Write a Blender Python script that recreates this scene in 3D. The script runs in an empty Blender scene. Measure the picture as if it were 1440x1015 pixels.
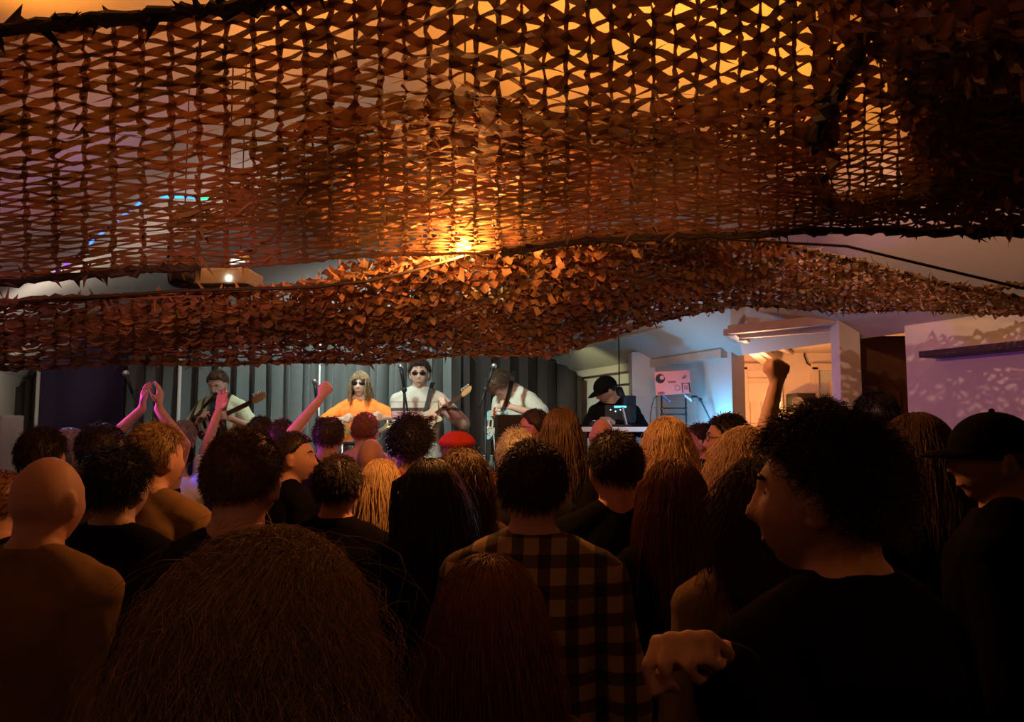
import bpy, math, random
import numpy as np
from mathutils import Vector, Matrix, noise, Euler
R = math.radians
rnd = random.Random(7)
rng = np.random.default_rng(7)
sc = bpy.context.scene
COL = sc.collection
sc.view_settings.view_transform = 'Standard'
sc.view_settings.look = 'None'
sc.view_settings.gamma = 1
sc.view_settings.use_curve_mapping = False
sc.view_settings.exposure = 0.0

# ------------------------------------------------------------ camera
CAMZ = 1.70
F = 1088.0
PITCH = math.atan((600 - 507.5) / F)
cam_d = bpy.data.cameras.new('camera')
cam_d.sensor_width = 36.0
cam_d.lens = F / 1440 * 36.0
cam_d.clip_start = 0.05
cam = bpy.data.objects.new('camera', cam_d)
COL.objects.link(cam)
cam.location = (0, 0, CAMZ)
cam.rotation_euler = (R(90) + PITCH, 0, 0)
sc.camera = cam
CP, SP = math.cos(PITCH), math.sin(PITCH)


def at(px, py, Y):
    """world point seen at photo pixel (px, py) at distance Y along the hall"""
    dx = (px - 720) / F
    dy = (507.5 - py) / F
    fwd = CP - dy * SP
    up = dy * CP + SP
    t = Y / fwd
    return Vector((dx * t, Y, CAMZ + up * t))


# ------------------------------------------------------------ materials
MATS = {}


def nodes_of(m):
    m.use_nodes = True
    nt = m.node_tree
    for n in list(nt.nodes):
        nt.nodes.remove(n)
    return nt, nt.nodes, nt.links


def mat(name, col, rough=0.8, var=0.15, scale=12.0, bump=0.0, metal=0.0, sheen=0.0, spec=0.3, trans=0.0):
    if name in MATS:
        return MATS[name]
    m = bpy.data.materials.new(name)
    nt, N, L = nodes_of(m)
    out = N.new('ShaderNodeOutputMaterial')
    b = N.new('ShaderNodeBsdfPrincipled')
    tc = N.new('ShaderNodeTexCoord')
    nz = N.new('ShaderNodeTexNoise')
    nz.inputs['Scale'].default_value = scale
    nz.inputs['Detail'].default_value = 4
    L.new(tc.outputs['Object'], nz.inputs['Vector'])
    mp = N.new('ShaderNodeMixRGB')
    c = list(col) + [1]
    mp.inputs[1].default_value = [max(0, x * (1 - var)) for x in col] + [1]
    mp.inputs[2].default_value = [min(1, x * (1 + var)) for x in col] + [1]
    L.new(nz.outputs['Fac'], mp.inputs[0])
    L.new(mp.outputs[0], b.inputs['Base Color'])
    b.inputs['Roughness'].default_value = rough
    b.inputs['Metallic'].default_value = metal
    b.inputs['Specular IOR Level'].default_value = spec
    if sheen:
        b.inputs['Sheen Weight'].default_value = sheen
    if bump:
        bp = N.new('ShaderNodeBump')
        bp.inputs['Strength'].default_value = bump
        bp.inputs['Distance'].default_value = 0.01
        L.new(nz.outputs['Fac'], bp.inputs['Height'])
        L.new(bp.outputs[0], b.inputs['Normal'])
    if trans:
        tr = N.new('ShaderNodeBsdfTranslucent')
        L.new(mp.outputs[0], tr.inputs['Color'])
        mx = N.new('ShaderNodeMixShader')
        mx.inputs[0].default_value = trans
        L.new(b.outputs[0], mx.inputs[1])
        L.new(tr.outputs[0], mx.inputs[2])
        L.new(mx.outputs[0], out.inputs[0])
    else:
        L.new(b.outputs[0], out.inputs[0])
    MATS[name] = m
    return m


def emit(name, col, strength):
    if name in MATS:
        return MATS[name]
    m = bpy.data.materials.new(name)
    nt, N, L = nodes_of(m)
    out = N.new('ShaderNodeOutputMaterial')
    e = N.new('ShaderNodeEmission')
    e.inputs[0].default_value = list(col) + [1]
    e.inputs[1].default_value = strength
    L.new(e.outputs[0], out.inputs[0])
    MATS[name] = m
    return m


def skin(name, col):
    m = mat(name, col, rough=0.55, var=0.12, scale=30, spec=0.35)
    return m


def band_mat(name, base, stops, axis=2, rough=0.85, cells=None):
    """fabric with bands along one local axis: stops = [(pos, colour)], constant ramps"""
    if name in MATS:
        return MATS[name]
    m = bpy.data.materials.new(name)
    nt, N, L = nodes_of(m)
    out = N.new('ShaderNodeOutputMaterial')
    b = N.new('ShaderNodeBsdfPrincipled')
    b.inputs['Roughness'].default_value = rough
    tc = N.new('ShaderNodeTexCoord')
    sp = N.new('ShaderNodeSeparateXYZ')
    L.new(tc.outputs['Object'], sp.inputs[0])
    mr = N.new('ShaderNodeMapRange')
    mr.inputs[1].default_value = stops[0][0]
    mr.inputs[2].default_value = stops[-1][0]
    L.new(sp.outputs[axis], mr.inputs[0])
    cr = N.new('ShaderNodeValToRGB')
    cr.color_ramp.interpolation = 'CONSTANT'
    el = cr.color_ramp.elements
    span = stops[-1][0] - stops[0][0]
    el[0].position = 0
    el[0].color = list(stops[0][1]) + [1]
    el[1].position = 1
    el[1].color = list(stops[-1][1]) + [1]
    for p, c in stops[1:-1]:
        e = el.new((p - stops[0][0]) / span)
        e.color = list(c) + [1]
    L.new(mr.outputs[0], cr.inputs[0])
    L.new(cr.outputs[0], b.inputs['Base Color'])
    L.new(b.outputs[0], out.inputs[0])
    MATS[name] = m
    return m


def plaid_mat(name, c0, c1, c2, freq=9.0):
    if name in MATS:
        return MATS[name]
    m = bpy.data.materials.new(name)
    nt, N, L = nodes_of(m)
    out = N.new('ShaderNodeOutputMaterial')
    b = N.new('ShaderNodeBsdfPrincipled')
    b.inputs['Roughness'].default_value = 0.9
    tc = N.new('ShaderNodeTexCoord')
    sp = N.new('ShaderNodeSeparateXYZ')
    L.new(tc.outputs['Object'], sp.inputs[0])

    def stripe(sock, f, ph):
        mu = N.new('ShaderNodeMath'); mu.operation = 'MULTIPLY_ADD'
        mu.inputs[1].default_value = f; mu.inputs[2].default_value = ph
        L.new(sock, mu.inputs[0])
        fr = N.new('ShaderNodeMath'); fr.operation = 'FRACT'
        L.new(mu.outputs[0], fr.inputs[0])
        gt = N.new('ShaderNodeMath'); gt.operation = 'GREATER_THAN'
        gt.inputs[1].default_value = 0.55
        L.new(fr.outputs[0], gt.inputs[0])
        return gt.outputs[0]
    a = stripe(sp.outputs[0], freq, 10.2)
    z = stripe(sp.outputs[2], freq, 0.1)
    m1 = N.new('ShaderNodeMixRGB'); m1.inputs[1].default_value = list(c0) + [1]; m1.inputs[2].default_value = list(c1) + [1]
    L.new(a, m1.inputs[0])
    m2 = N.new('ShaderNodeMixRGB'); m2.blend_type = 'MULTIPLY'; m2.inputs[2].default_value = list(c2) + [1]
    L.new(z, m2.inputs[0]); L.new(m1.outputs[0], m2.inputs[1])
    L.new(m2.outputs[0], b.inputs['Base Color'])
    L.new(b.outputs[0], out.inputs[0])
    MATS[name] = m
    return m


# ------------------------------------------------------------ mesh helpers
class MB:
    """collects closed shapes into one mesh"""

    def __init__(self):
        self.v = []
        self.f = []

    def add(self, vs, fs):
        o = len(self.v)
        self.v.extend([tuple(p) for p in vs])
        self.f.extend([tuple(i + o for i in f) for f in fs])

    def box(self, c, d, M=None):
        c = Vector(c)
        hx, hy, hz = d[0] / 2, d[1] / 2, d[2] / 2
        vs = [Vector((sx * hx, sy * hy, sz * hz)) for sx in (-1, 1) for sy in (-1, 1) for sz in (-1, 1)]
        if M is not None:
            vs = [M @ p for p in vs]
        vs = [p + c for p in vs]
        self.add(vs, [(0, 1, 3, 2), (4, 6, 7, 5), (0, 4, 5, 1), (2, 3, 7, 6), (0, 2, 6, 4), (1, 5, 7, 3)])
        return self

    def beam(self, p0, p1, w, h, up=(0, 0, 1)):
        p0, p1 = Vector(p0), Vector(p1)
        d = (p1 - p0)
        L = d.length
        x = d.normalized()
        y = Vector(up).cross(x).normalized()
        z = x.cross(y)
        M = Matrix((x, y, z)).transposed()
        return self.box((p0 + p1) / 2, (L, w, h), M)

    def tube(self, pts, rad, seg=8, caps=True):
        pts = [Vector(p) for p in pts]
        n = len(pts)
        if not hasattr(rad, '__len__'):
            rad = [rad] * n
        vs = []
        prev = None
        for i, p in enumerate(pts):
            t = (pts[min(i + 1, n - 1)] - pts[max(i - 1, 0)])
            t = t.normalized() if t.length > 1e-9 else Vector((0, 0, 1))
            if prev is None:
                a = Vector((0, 0, 1)) if abs(t.z) < 0.9 else Vector((1, 0, 0))
                u = t.cross(a).normalized()
            else:
                u = (prev - t * prev.dot(t))
                u = u.normalized() if u.length > 1e-6 else t.orthogonal().normalized()
            prev = u
            w = t.cross(u)
            for k in range(seg):
                an = 2 * math.pi * k / seg
                vs.append(p + (u * math.cos(an) + w * math.sin(an)) * rad[i])
        fs = []
        for i in range(n - 1):
            for k in range(seg):
                k2 = (k + 1) % seg
                fs.append((i * seg + k, i * seg + k2, (i + 1) * seg + k2, (i + 1) * seg + k))
        if caps:
            fs.append(tuple(reversed(range(seg))))
            fs.append(tuple((n - 1) * seg + k for k in range(seg)))
        self.add(vs, fs)
        return self

    def capsule(self, p0, p1, r0, r1, seg=12):
        p0, p1 = Vector(p0), Vector(p1)
        d = p1 - p0
        t = d.normalized() if d.length > 1e-6 else Vector((0, 0, 1))
        pts, rs = [], []
        for a in (88, 60, 30):
            pts.append(p0 - t * r0 * math.sin(R(a)))
            rs.append(r0 * math.cos(R(a)))
        for q in (0, .33, .67, 1):
            pts.append(p0.lerp(p1, q))
            rs.append(r0 + (r1 - r0) * q)
        for a in (30, 60, 88):
            pts.append(p1 + t * r1 * math.sin(R(a)))
            rs.append(r1 * math.cos(R(a)))
        return self.tube(pts, rs, seg)

    def ell(self, c, r, M=None, nu=20, nv=12):
        c = Vector(c)
        vs = [Vector((0, 0, r[2]))]
        for i in range(1, nv):
            a = math.pi * i / nv
            for k in range(nu):
                b = 2 * math.pi * k / nu
                vs.append(Vector((r[0] * math.sin(a) * math.cos(b), r[1] * math.sin(a) * math.sin(b), r[2] * math.cos(a))))
        vs.append(Vector((0, 0, -r[2])))
        fs = [(0, 1 + k, 1 + (k + 1) % nu) for k in range(nu)]
        for i in range(nv - 2):
            for k in range(nu):
                k2 = (k + 1) % nu
                fs.append((1 + i * nu + k, 1 + (i + 1) * nu + k, 1 + (i + 1) * nu + k2, 1 + i * nu + k2))
        l = len(vs) - 1
        b0 = 1 + (nv - 2) * nu
        fs += [(l, b0 + (k + 1) % nu, b0 + k) for k in range(nu)]
        if M is not None:
            vs = [M @ p for p in vs]
        self.add([p + c for p in vs], fs)
        return self

    def loft(self, secs, seg=24, M=None):
        """secs: (centre, rx, ry) stacked in z, superellipse-ish sections"""
        vs = []
        for c, rx, ry in secs:
            for k in range(seg):
                a = 2 * math.pi * k / seg
                ca, sa = math.cos(a), math.sin(a)
                e = 0.85
                p = Vector((c[0] + rx * math.copysign(abs(ca) ** e, ca), c[1] + ry * math.copysign(abs(sa) ** e, sa), c[2]))
                vs.append(M @ p if M is not None else p)
        n = len(secs)
        fs = []
        for i in range(n - 1):
            for k in range(seg):
                k2 = (k + 1) % seg
                fs.append((i * seg + k, i * seg + k2, (i + 1) * seg + k2, (i + 1) * seg + k))
        fs.append(tuple(reversed(range(seg))))
        fs.append(tuple((n - 1) * seg + k for k in range(seg)))
        self.add(vs, fs)
        return self

    def lathe(self, prof, seg=20, c=(0, 0, 0), M=None):
        c = Vector(c)
        vs = []
        for r, z in prof:
            for k in range(seg):
                a = 2 * math.pi * k / seg
                p = Vector((r * math.cos(a), r * math.sin(a), z))
                if M is not None:
                    p = M @ p
                vs.append(p + c)
        n = len(prof)
        fs = []
        for i in range(n - 1):
            for k in range(seg):
                k2 = (k + 1) % seg
                fs.append((i * seg + k, i * seg + k2, (i + 1) * seg + k2, (i + 1) * seg + k))
        fs.append(tuple(reversed(range(seg))))
        fs.append(tuple((n - 1) * seg + k for k in range(seg)))
        self.add(vs, fs)
        return self

    def prism(self, poly, t, M):
        """poly: 2D outline, extruded t in local z then placed by 4x4 M"""
        n = len(poly)
        vs = [M @ Vector((x, y, -t / 2)) for x, y in poly] + [M @ Vector((x, y, t / 2)) for x, y in poly]
        fs = [tuple(reversed(range(n))), tuple(range(n, 2 * n))]
        for i in range(n):
            j = (i + 1) % n
            fs.append((i, j, n + j, n + i))
        self.add(vs, fs)
        return self

    def mesh(self, name):
        me = bpy.data.meshes.new(name)
        me.from_pydata(self.v, [], self.f)
        me.update()
        return me

    def build(self, name, m, parent=None, smooth=False, bevel=0.0):
        me = self.mesh(name)
        me.materials.append(m)
        if smooth:
            me.polygons.foreach_set('use_smooth', [True] * len(me.polygons))
        o = bpy.data.objects.new(name, me)
        COL.objects.link(o)
        if parent is not None:
            o.parent = parent
        if bevel:
            b = o.modifiers.new('edge', 'BEVEL')
            b.width = bevel
            b.segments = 2
            b.limit_method = 'ANGLE'
        return o


def tag(o, label=None, cat=None, group=None, kind=None):
    if label: o['label'] = label
    if cat: o['category'] = cat
    if group: o['group'] = group
    if kind: o['kind'] = kind
    return o


def empty(name, loc, yaw=0.0):
    o = bpy.data.objects.new(name, None)
    o.empty_display_size = 0.1
    COL.objects.link(o)
    o.location = loc
    o.rotation_euler = (0, 0, yaw)
    return o


def struct(name, mb, m, **k):
    o = mb.build(name, m, **k)
    o['kind'] = 'structure'
    return o


# remesh queue: shapes fused into one continuous surface
QUEUE = []


def fuse(mb, name, m, parent, voxel, smooth=3, folds=0.0):
    me = mb.mesh(name)
    o = bpy.data.objects.new(name, me)
    COL.objects.link(o)
    o.parent = parent
    md = o.modifiers.new('r', 'REMESH')
    md.mode = 'VOXEL'
    md.voxel_size = voxel
    md.use_smooth_shade = True
    if smooth:
        s = o.modifiers.new('s', 'SMOOTH')
        s.factor = 0.5
        s.iterations = smooth
    QUEUE.append((o, m, folds))
    return o


def run_queue():
    dg = bpy.context.evaluated_depsgraph_get()
    dg.update()
    out = []
    for o, m, folds in QUEUE:
        me = bpy.data.meshes.new_from_object(o.evaluated_get(dg), depsgraph=dg)
        out.append((o, me, m, folds))
    for o, me, m, folds in out:
        old = o.data
        o.modifiers.clear()
        o.data = me
        me.name = o.name.split('.')[0]
        bpy.data.meshes.remove(old)
        me.materials.clear()
        me.materials.append(m)
        n = len(me.vertices)
        me.polygons.foreach_set('use_smooth', [True] * len(me.polygons))
        if folds:
            co = np.empty(n * 3); me.vertices.foreach_get('co', co); co = co.reshape(-1, 3)
            no = np.empty(n * 3); me.vertices.foreach_get('normal', no); no = no.reshape(-1, 3)
            sd = (sum(map(ord, o.name)) % 97) * 1.7
            d = (np.sin(co[:, 2] * 38 + 5 * np.sin(co[:, 0] * 14 + sd) + sd) * .5 +
                 np.sin(co[:, 0] * 31 + co[:, 2] * 22 + 4 * np.sin(co[:, 1] * 17 + sd)) * .5)
            co += no * (d * folds)[:, None]
            me.vertices.foreach_set('co', co.ravel())
            me.update()
    QUEUE.clear()
# ------------------------------------------------------------ people
def head_mesh(mb, M, s, face=True):
    """one closed head surface: skull, jaw, brow, nose, lips, chin; local +Y is the face"""
    nu, nv = 56, 44
    vs = []
    def pt(a, b):
        d = Vector((math.sin(a) * math.cos(b), math.sin(a) * math.sin(b), math.cos(a)))
        x, y, z = d.x * .076, d.y * .097, d.z * .117
        t = max(0.0, min(1.0, (-z - .005) / .105))
        x *= 1 - .36 * t ** 1.4
        if y < 0:
            y *= 1 - .38 * t
        else:
            y *= 1 + .02 * t
            y += .012 * t * max(0, d.y)
        if z > .03 and y > 0:
            y *= 1 - .12 * (z - .03) / .09
        if d.y > 0.1:
            g = lambda x0, z0, sx, sz: math.exp(-((x - x0) / sx) ** 2 - ((z - z0) / sz) ** 2)
            k = min(1, (d.y - .1) / .3)
            dy = 0
            dy += .022 * g(0, -.028, .013, .012) + .014 * g(0, -.008, .009, .02)     # nose
            dy += .005 * g(0, .03, .045, .011)                                        # brow
            dy -= .011 * (g(.031, .012, .015, .012) + g(-.031, .012, .015, .012))     # sockets
            dy += .006 * g(0, -.06, .02, .006) + .005 * g(0, -.073, .017, .006)       # lips
            dy -= .005 * g(0, -.047, .01, .005) + .005 * g(0, -.083, .022, .006)
            dy += .009 * g(0, -.1, .02, .014)                                         # chin
            dy += .004 * (g(.045, -.025, .018, .02) + g(-.045, -.025, .018, .02))     # cheeks
            y += dy * k
        return M @ (Vector((x, y, z)) * s)
    vs.append(pt(0, 0))
    for i in range(1, nv):
        for k in range(nu):
            vs.append(pt(math.pi * i / nv, 2 * math.pi * k / nu))
    vs.append(pt(math.pi, 0))
    fs = [(0, 1 + k, 1 + (k + 1) % nu) for k in range(nu)]
    for i in range(nv - 2):
        for k in range(nu):
            k2 = (k + 1) % nu
            fs.append((1 + i * nu + k, 1 + (i + 1) * nu + k, 1 + (i + 1) * nu + k2, 1 + i * nu + k2))
    l = len(vs) - 1
    b0 = 1 + (nv - 2) * nu
    fs += [(l, b0 + (k + 1) % nu, b0 + k) for k in range(nu)]
    mb.add(vs, fs)
    M3 = M.to_3x3()
    for sx in (-1, 1):
        E = M3 @ Euler((R(-12), 0, R(-22 * sx))).to_matrix()
        mb.ell(M @ Vector((sx * .079 * s, -.006 * s, -.006 * s)), (.010 * s, .019 * s, .033 * s), E, 14, 10)
        mb.ell(M @ Vector((sx * .077 * s, .002 * s, -.03 * s)), (.009 * s, .011 * s, .012 * s), E, 12, 8)


HC = Vector((0, -.008, .022))
HR = np.array((.080, .102, .102))


def hair_thr(y):
    return np.interp(y, [-1, -.3, 0, .35, .6, 1], [-.62, -.5, -.12, .1, .48, .58])


def hair(mb, M, s, style):
    """scalp cap plus individual locks; style dict: n, length, r, curl, vol, fall, part, up"""
    st = dict(n=500, length=.03, r=.002, curl=0.0, vol=1.06, fall=.3, jitter=.35, steps=5, wave=0.0, lowest=-9, thr=0.0, top=1.0, clump=0)
    st.update(style)
    vol = st['vol']
    thr0 = st['thr']
    # cap
    nu, nv = 40, 26
    hr = HR * vol
    cap = []
    seed = rnd.random() * 50
    def cpt(a, b):
        d = np.array((math.sin(a) * math.cos(b), math.sin(a) * math.sin(b), math.cos(a)))
        t = hair_thr(d[1]) + thr0
        k = np.clip((d[2] - t) / .16 + .3, 0, 1)
        if st['top'] < 1 and d[2] > st['top']:
            k = 0
        nz = noise.noise(Vector(d * 4.5) + Vector((seed, 0, 0))) * .05 * (vol > 1.03)
        r = .84 + k * (vol - (.035 if st['length'] >= .1 else .0) - .84 + nz)
        p = Vector(d * HR * r) + HC
        return M @ (p * s)
    cap.append(cpt(0, 0))
    for i in range(1, nv):
        for k in range(nu):
            cap.append(cpt(math.pi * i / nv, 2 * math.pi * k / nu))
    cap.append(cpt(math.pi, 0))
    fs = [(0, 1 + k, 1 + (k + 1) % nu) for k in range(nu)]
    for i in range(nv - 2):
        for k in range(nu):
            k2 = (k + 1) % nu
            fs.append((1 + i * nu + k, 1 + (i + 1) * nu + k, 1 + (i + 1) * nu + k2, 1 + i * nu + k2))
    l = len(cap) - 1
    b0 = 1 + (nv - 2) * nu
    fs += [(l, b0 + (k + 1) % nu, b0 + k) for k in range(nu)]
    mb.add(cap, fs)
    # locks
    n = st['n']
    d = rng.normal(size=(n * 4, 3))
    d /= np.linalg.norm(d, axis=1)[:, None]
    ok = d[:, 2] > hair_thr(d[:, 1]) + thr0 + .03
    if st['top'] < 1:
        ok &= d[:, 2] < st['top']
    d = d[ok][:n]
    n = len(d)
    K = st['steps']
    pos = d * hr * .97
    out = d / hr
    out /= np.linalg.norm(out, axis=1)[:, None]
    comb = np.array((0, -.35, -1.0)) * np.ones((n, 1))
    if st['length'] < .1:
        comb = comb - out * (comb * out).sum(1)[:, None]
        comb /= np.linalg.norm(comb, axis=1)[:, None] + .15
    dirv = out * (1 - st['fall']) + comb * st['fall'] + rng.normal(size=(n, 3)) * st['jitter']
    dirv /= np.linalg.norm(dirv, axis=1)[:, None]
    ln = st['length'] * rng.uniform(.7, 1.15, n)
    step = (ln / (K - 1))[:, None]
    P = [pos.copy()]
    ph = rng.uniform(0, 6.28, n)
    g = np.array((0, 0, -1.0))
    hx = hr * 1.02
    for i in range(1, K):
        pull = .55 if st['length'] >= .1 else .1
        dirv = dirv + g * pull
        dirv /= np.linalg.norm(dirv, axis=1)[:, None]
        pos = pos + dirv * step
        q = np.sqrt(((pos / hx) ** 2).sum(1))
        ins = (q < 1) & (pos[:, 2] > -.03)
        pos[ins] = pos[ins] / q[ins][:, None]
        low = (pos[:, 2] <= -.03)
        # below the jaw keep outside the neck, keep off the face
        rad = np.sqrt((pos[:, 0] / hx[0]) ** 2 + (pos[:, 1] / hx[1]) ** 2)
        want = .80 if vol < 1.2 else .86
        fix = low & (rad < want) & (pos[:, 2] > -.2)
        pos[fix, :2] *= (want / np.maximum(rad[fix], 1e-3))[:, None]
        face_in = (pos[:, 1] > .05) & (np.abs(pos[:, 0]) < .06) & (pos[:, 2] < .04) & (st['length'] >= .1)
        pos[face_in, 0] = np.sign(d[face_in, 0] + 1e-4) * .072
        P.append(pos.copy())
    P = np.array(P)                                  # K,n,3
    tt = np.linspace(0, 1, K)[:, None]
    if st['curl']:
        w = st['wave'] or 14.0
        P[:, :, 0] += np.sin(tt * w + ph) * st['curl'] * tt ** .5
        P[:, :, 1] += np.cos(tt * w * .9 + ph * 1.7) * st['curl'] * tt ** .5
        P[:, :, 2] += np.sin(tt * w * 1.1 + ph * .6) * st['curl'] * .4 * tt ** .5
    P += np.array(HC)
    # 3-sided tapered locks
    T = np.gradient(P, axis=0)
    T /= np.linalg.norm(T, axis=2)[:, :, None] + 1e-9
    U = np.cross(T, np.broadcast_to(np.array((.3, .9, .2)), T.shape))
    U /= np.linalg.norm(U, axis=2)[:, :, None] + 1e-9
    W = np.cross(T, U)
    taper = (1 - .75 * tt ** 2)[:, :, None] * st['r'] * rng.uniform(.6, 1.4, n)[None, :, None]
    V = np.stack([P + (U * math.cos(a) + W * math.sin(a)) * taper for a in (0, 2.094, 4.189)], 2)   # K,n,3,3
    V = V * s
    A = np.array(M.to_3x3())
    V = V @ A.T + np.array(M.translation)
    o = len(mb.v)
    mb.v.extend(map(tuple, V.reshape(-1, 3)))
    idx = lambda i, j, k: o + (i * n + j) * 3 + k
    F_ = mb.f
    for j in range(n):
        for i in range(K - 1):
            for k in range(3):
                k2 = (k + 1) % 3
                F_.append((idx(i, j, k), idx(i, j, k2), idx(i + 1, j, k2), idx(i + 1, j, k)))
        F_.append((idx(K - 1, j, 0), idx(K - 1, j, 1), idx(K - 1, j, 2)))


def hand(mb, w, d, nrm, s, curl=25, side=1, spread=6):
    """palm, four unequal bent fingers and a thumb from the side of the palm"""
    d = d.normalized()
    nrm = (nrm - d * nrm.dot(d)).normalized()      # palm faces nrm
    x = d.cross(nrm).normalized() * side             # towards the thumb
    k = s
    spec = [(.030, .072, .0088), (.010, .080, .009), (-.010, .074, .0086), (-.029, .058, .0076)]
    for i, (off, ln, r) in enumerate(spec):
        kn = w + d * (.092 - .006 * abs(i - 1)) * k + x * off * k
        mb.capsule(w + x * off * .55 * k + d * .012 * k, kn, .0135 * k, .0115 * k, 8)
        cur = d.copy()
        ax = cur.cross(nrm)
        p = kn
        fan = math.radians((1.5 - i) * spread)
        cur = (cur + x * math.tan(fan)).normalized()
        c = curl * (1 + .12 * i)
        for q, fr in enumerate((.46, .30, .24)):
            cur = Matrix.Rotation(R(c * (1.0 if q < 2 else .7)), 3, ax) @ cur
            p2 = p + cur * ln * fr * k
            mb.capsule(p, p2, r * (1 - .08 * q) * k, r * (.93 - .1 * q) * k, 8)
            p = p2
    b = w + d * .025 * k + x * .022 * k
    m1 = b + (d * .55 + x * .6 + nrm * .35).normalized() * .042 * k
    cl = min(1, curl / 70)
    m2 = m1 + (d * .8 + x * (.35 - .7 * cl) + nrm * (.3 + .5 * cl)).normalized() * .033 * k
    m3 = m2 + (d * .8 + x * (.1 - .7 * cl) + nrm * (.35 + .5 * cl)).normalized() * .026 * k
    mb.capsule(b, m1, .0125 * k, .0108 * k, 8)
    mb.capsule(m1, m2, .0102 * k, .0094 * k, 8)
    mb.capsule(m2, m3, .0092 * k, .0078 * k, 8)


def ik(sh, tgt, l1, l2, pole):
    v = tgt - sh
    dist = min(v.length, (l1 + l2) * .995)
    u = v.normalized()
    tgt = sh + u * dist
    a = (l1 * l1 - l2 * l2 + dist * dist) / (2 * dist)
    h = math.sqrt(max(0, l1 * l1 - a * a))
    p = pole - u * pole.dot(u)
    p = p.normalized() if p.length > 1e-5 else u.orthogonal().normalized()
    return sh + u * a + p * h, tgt


PEOPLE = {}
SK = {
    'a': skin('skin_fair', (.62, .40, .30)),
    'b': skin('skin_ruddy', (.55, .30, .22)),
    'c': skin('skin_olive', (.42, .26, .18)),
}
EYE_W = mat('eye_white', (.7, .68, .64), rough=.2, var=.02)
EYE_D = mat('eye_iris', (.05, .03, .02), rough=.2, var=.02)
LIPS = mat('lip_skin', (.36, .14, .12), rough=.5, var=.05)
SHOE = mat('shoe_leather', (.03, .025, .02), rough=.5)
DENIM = mat('dark_denim', (.03, .04, .07), rough=.9, scale=40, spec=.05)
LENS = mat('dark_lens', (.01, .01, .012), rough=.15, var=0, spec=.6)
METAL = mat('chrome_metal', (.6, .6, .6), rough=.3, metal=.9, var=.05)
BLACKM = mat('black_metal', (.02, .02, .02), rough=.45, var=.1)
BLACKP = mat('black_plastic', (.015, .015, .016), rough=.55, var=.1)


def hair_mat(name, col):
    return mat('hair_' + name, col, rough=.5, var=.4, scale=60, spec=.4)


HAIRM = {
    'black': hair_mat('black', (.012, .009, .008)),
    'dark': hair_mat('dark_brown', (.035, .02, .012)),
    'brown': hair_mat('brown', (.10, .055, .03)),
    'auburn': hair_mat('auburn', (.20, .07, .03)),
    'fair': hair_mat('fair', (.30, .19, .10)),
    'blond': hair_mat('blond', (.52, .36, .19)),
    'grey': hair_mat('grey', (.34, .31, .28)),
}
STY = {
    'short': dict(n=1500, length=.03, r=.0013, vol=1.05, fall=.66, jitter=.22),
    'crop': dict(n=1300, length=.013, r=.0013, vol=1.03, fall=.45, jitter=.3),
    'messy': dict(n=2600, length=.045, r=.001, vol=1.09, fall=.66, jitter=.3, curl=.006),
    'curly': dict(n=1800, length=.055, r=.0014, vol=1.10, fall=.55, jitter=.45, curl=.010, steps=8, wave=9),
    'bob': dict(n=2600, length=.21, r=.0015, vol=1.17, fall=.72, jitter=.28, curl=.009, steps=9, wave=9, thr=-.05),
    'long': dict(n=2600, length=.40, r=.0016, vol=1.13, fall=.8, jitter=.2, curl=.009, steps=10, wave=9, thr=-.05),
    'wavy': dict(n=2800, length=.36, r=.0015, vol=1.20, fall=.68, jitter=.34, curl=.018, steps=13, wave=13, thr=-.05),
    'fringe': dict(n=500, length=.02, r=.0022, vol=1.02, fall=.3, top=.12),
}


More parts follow.
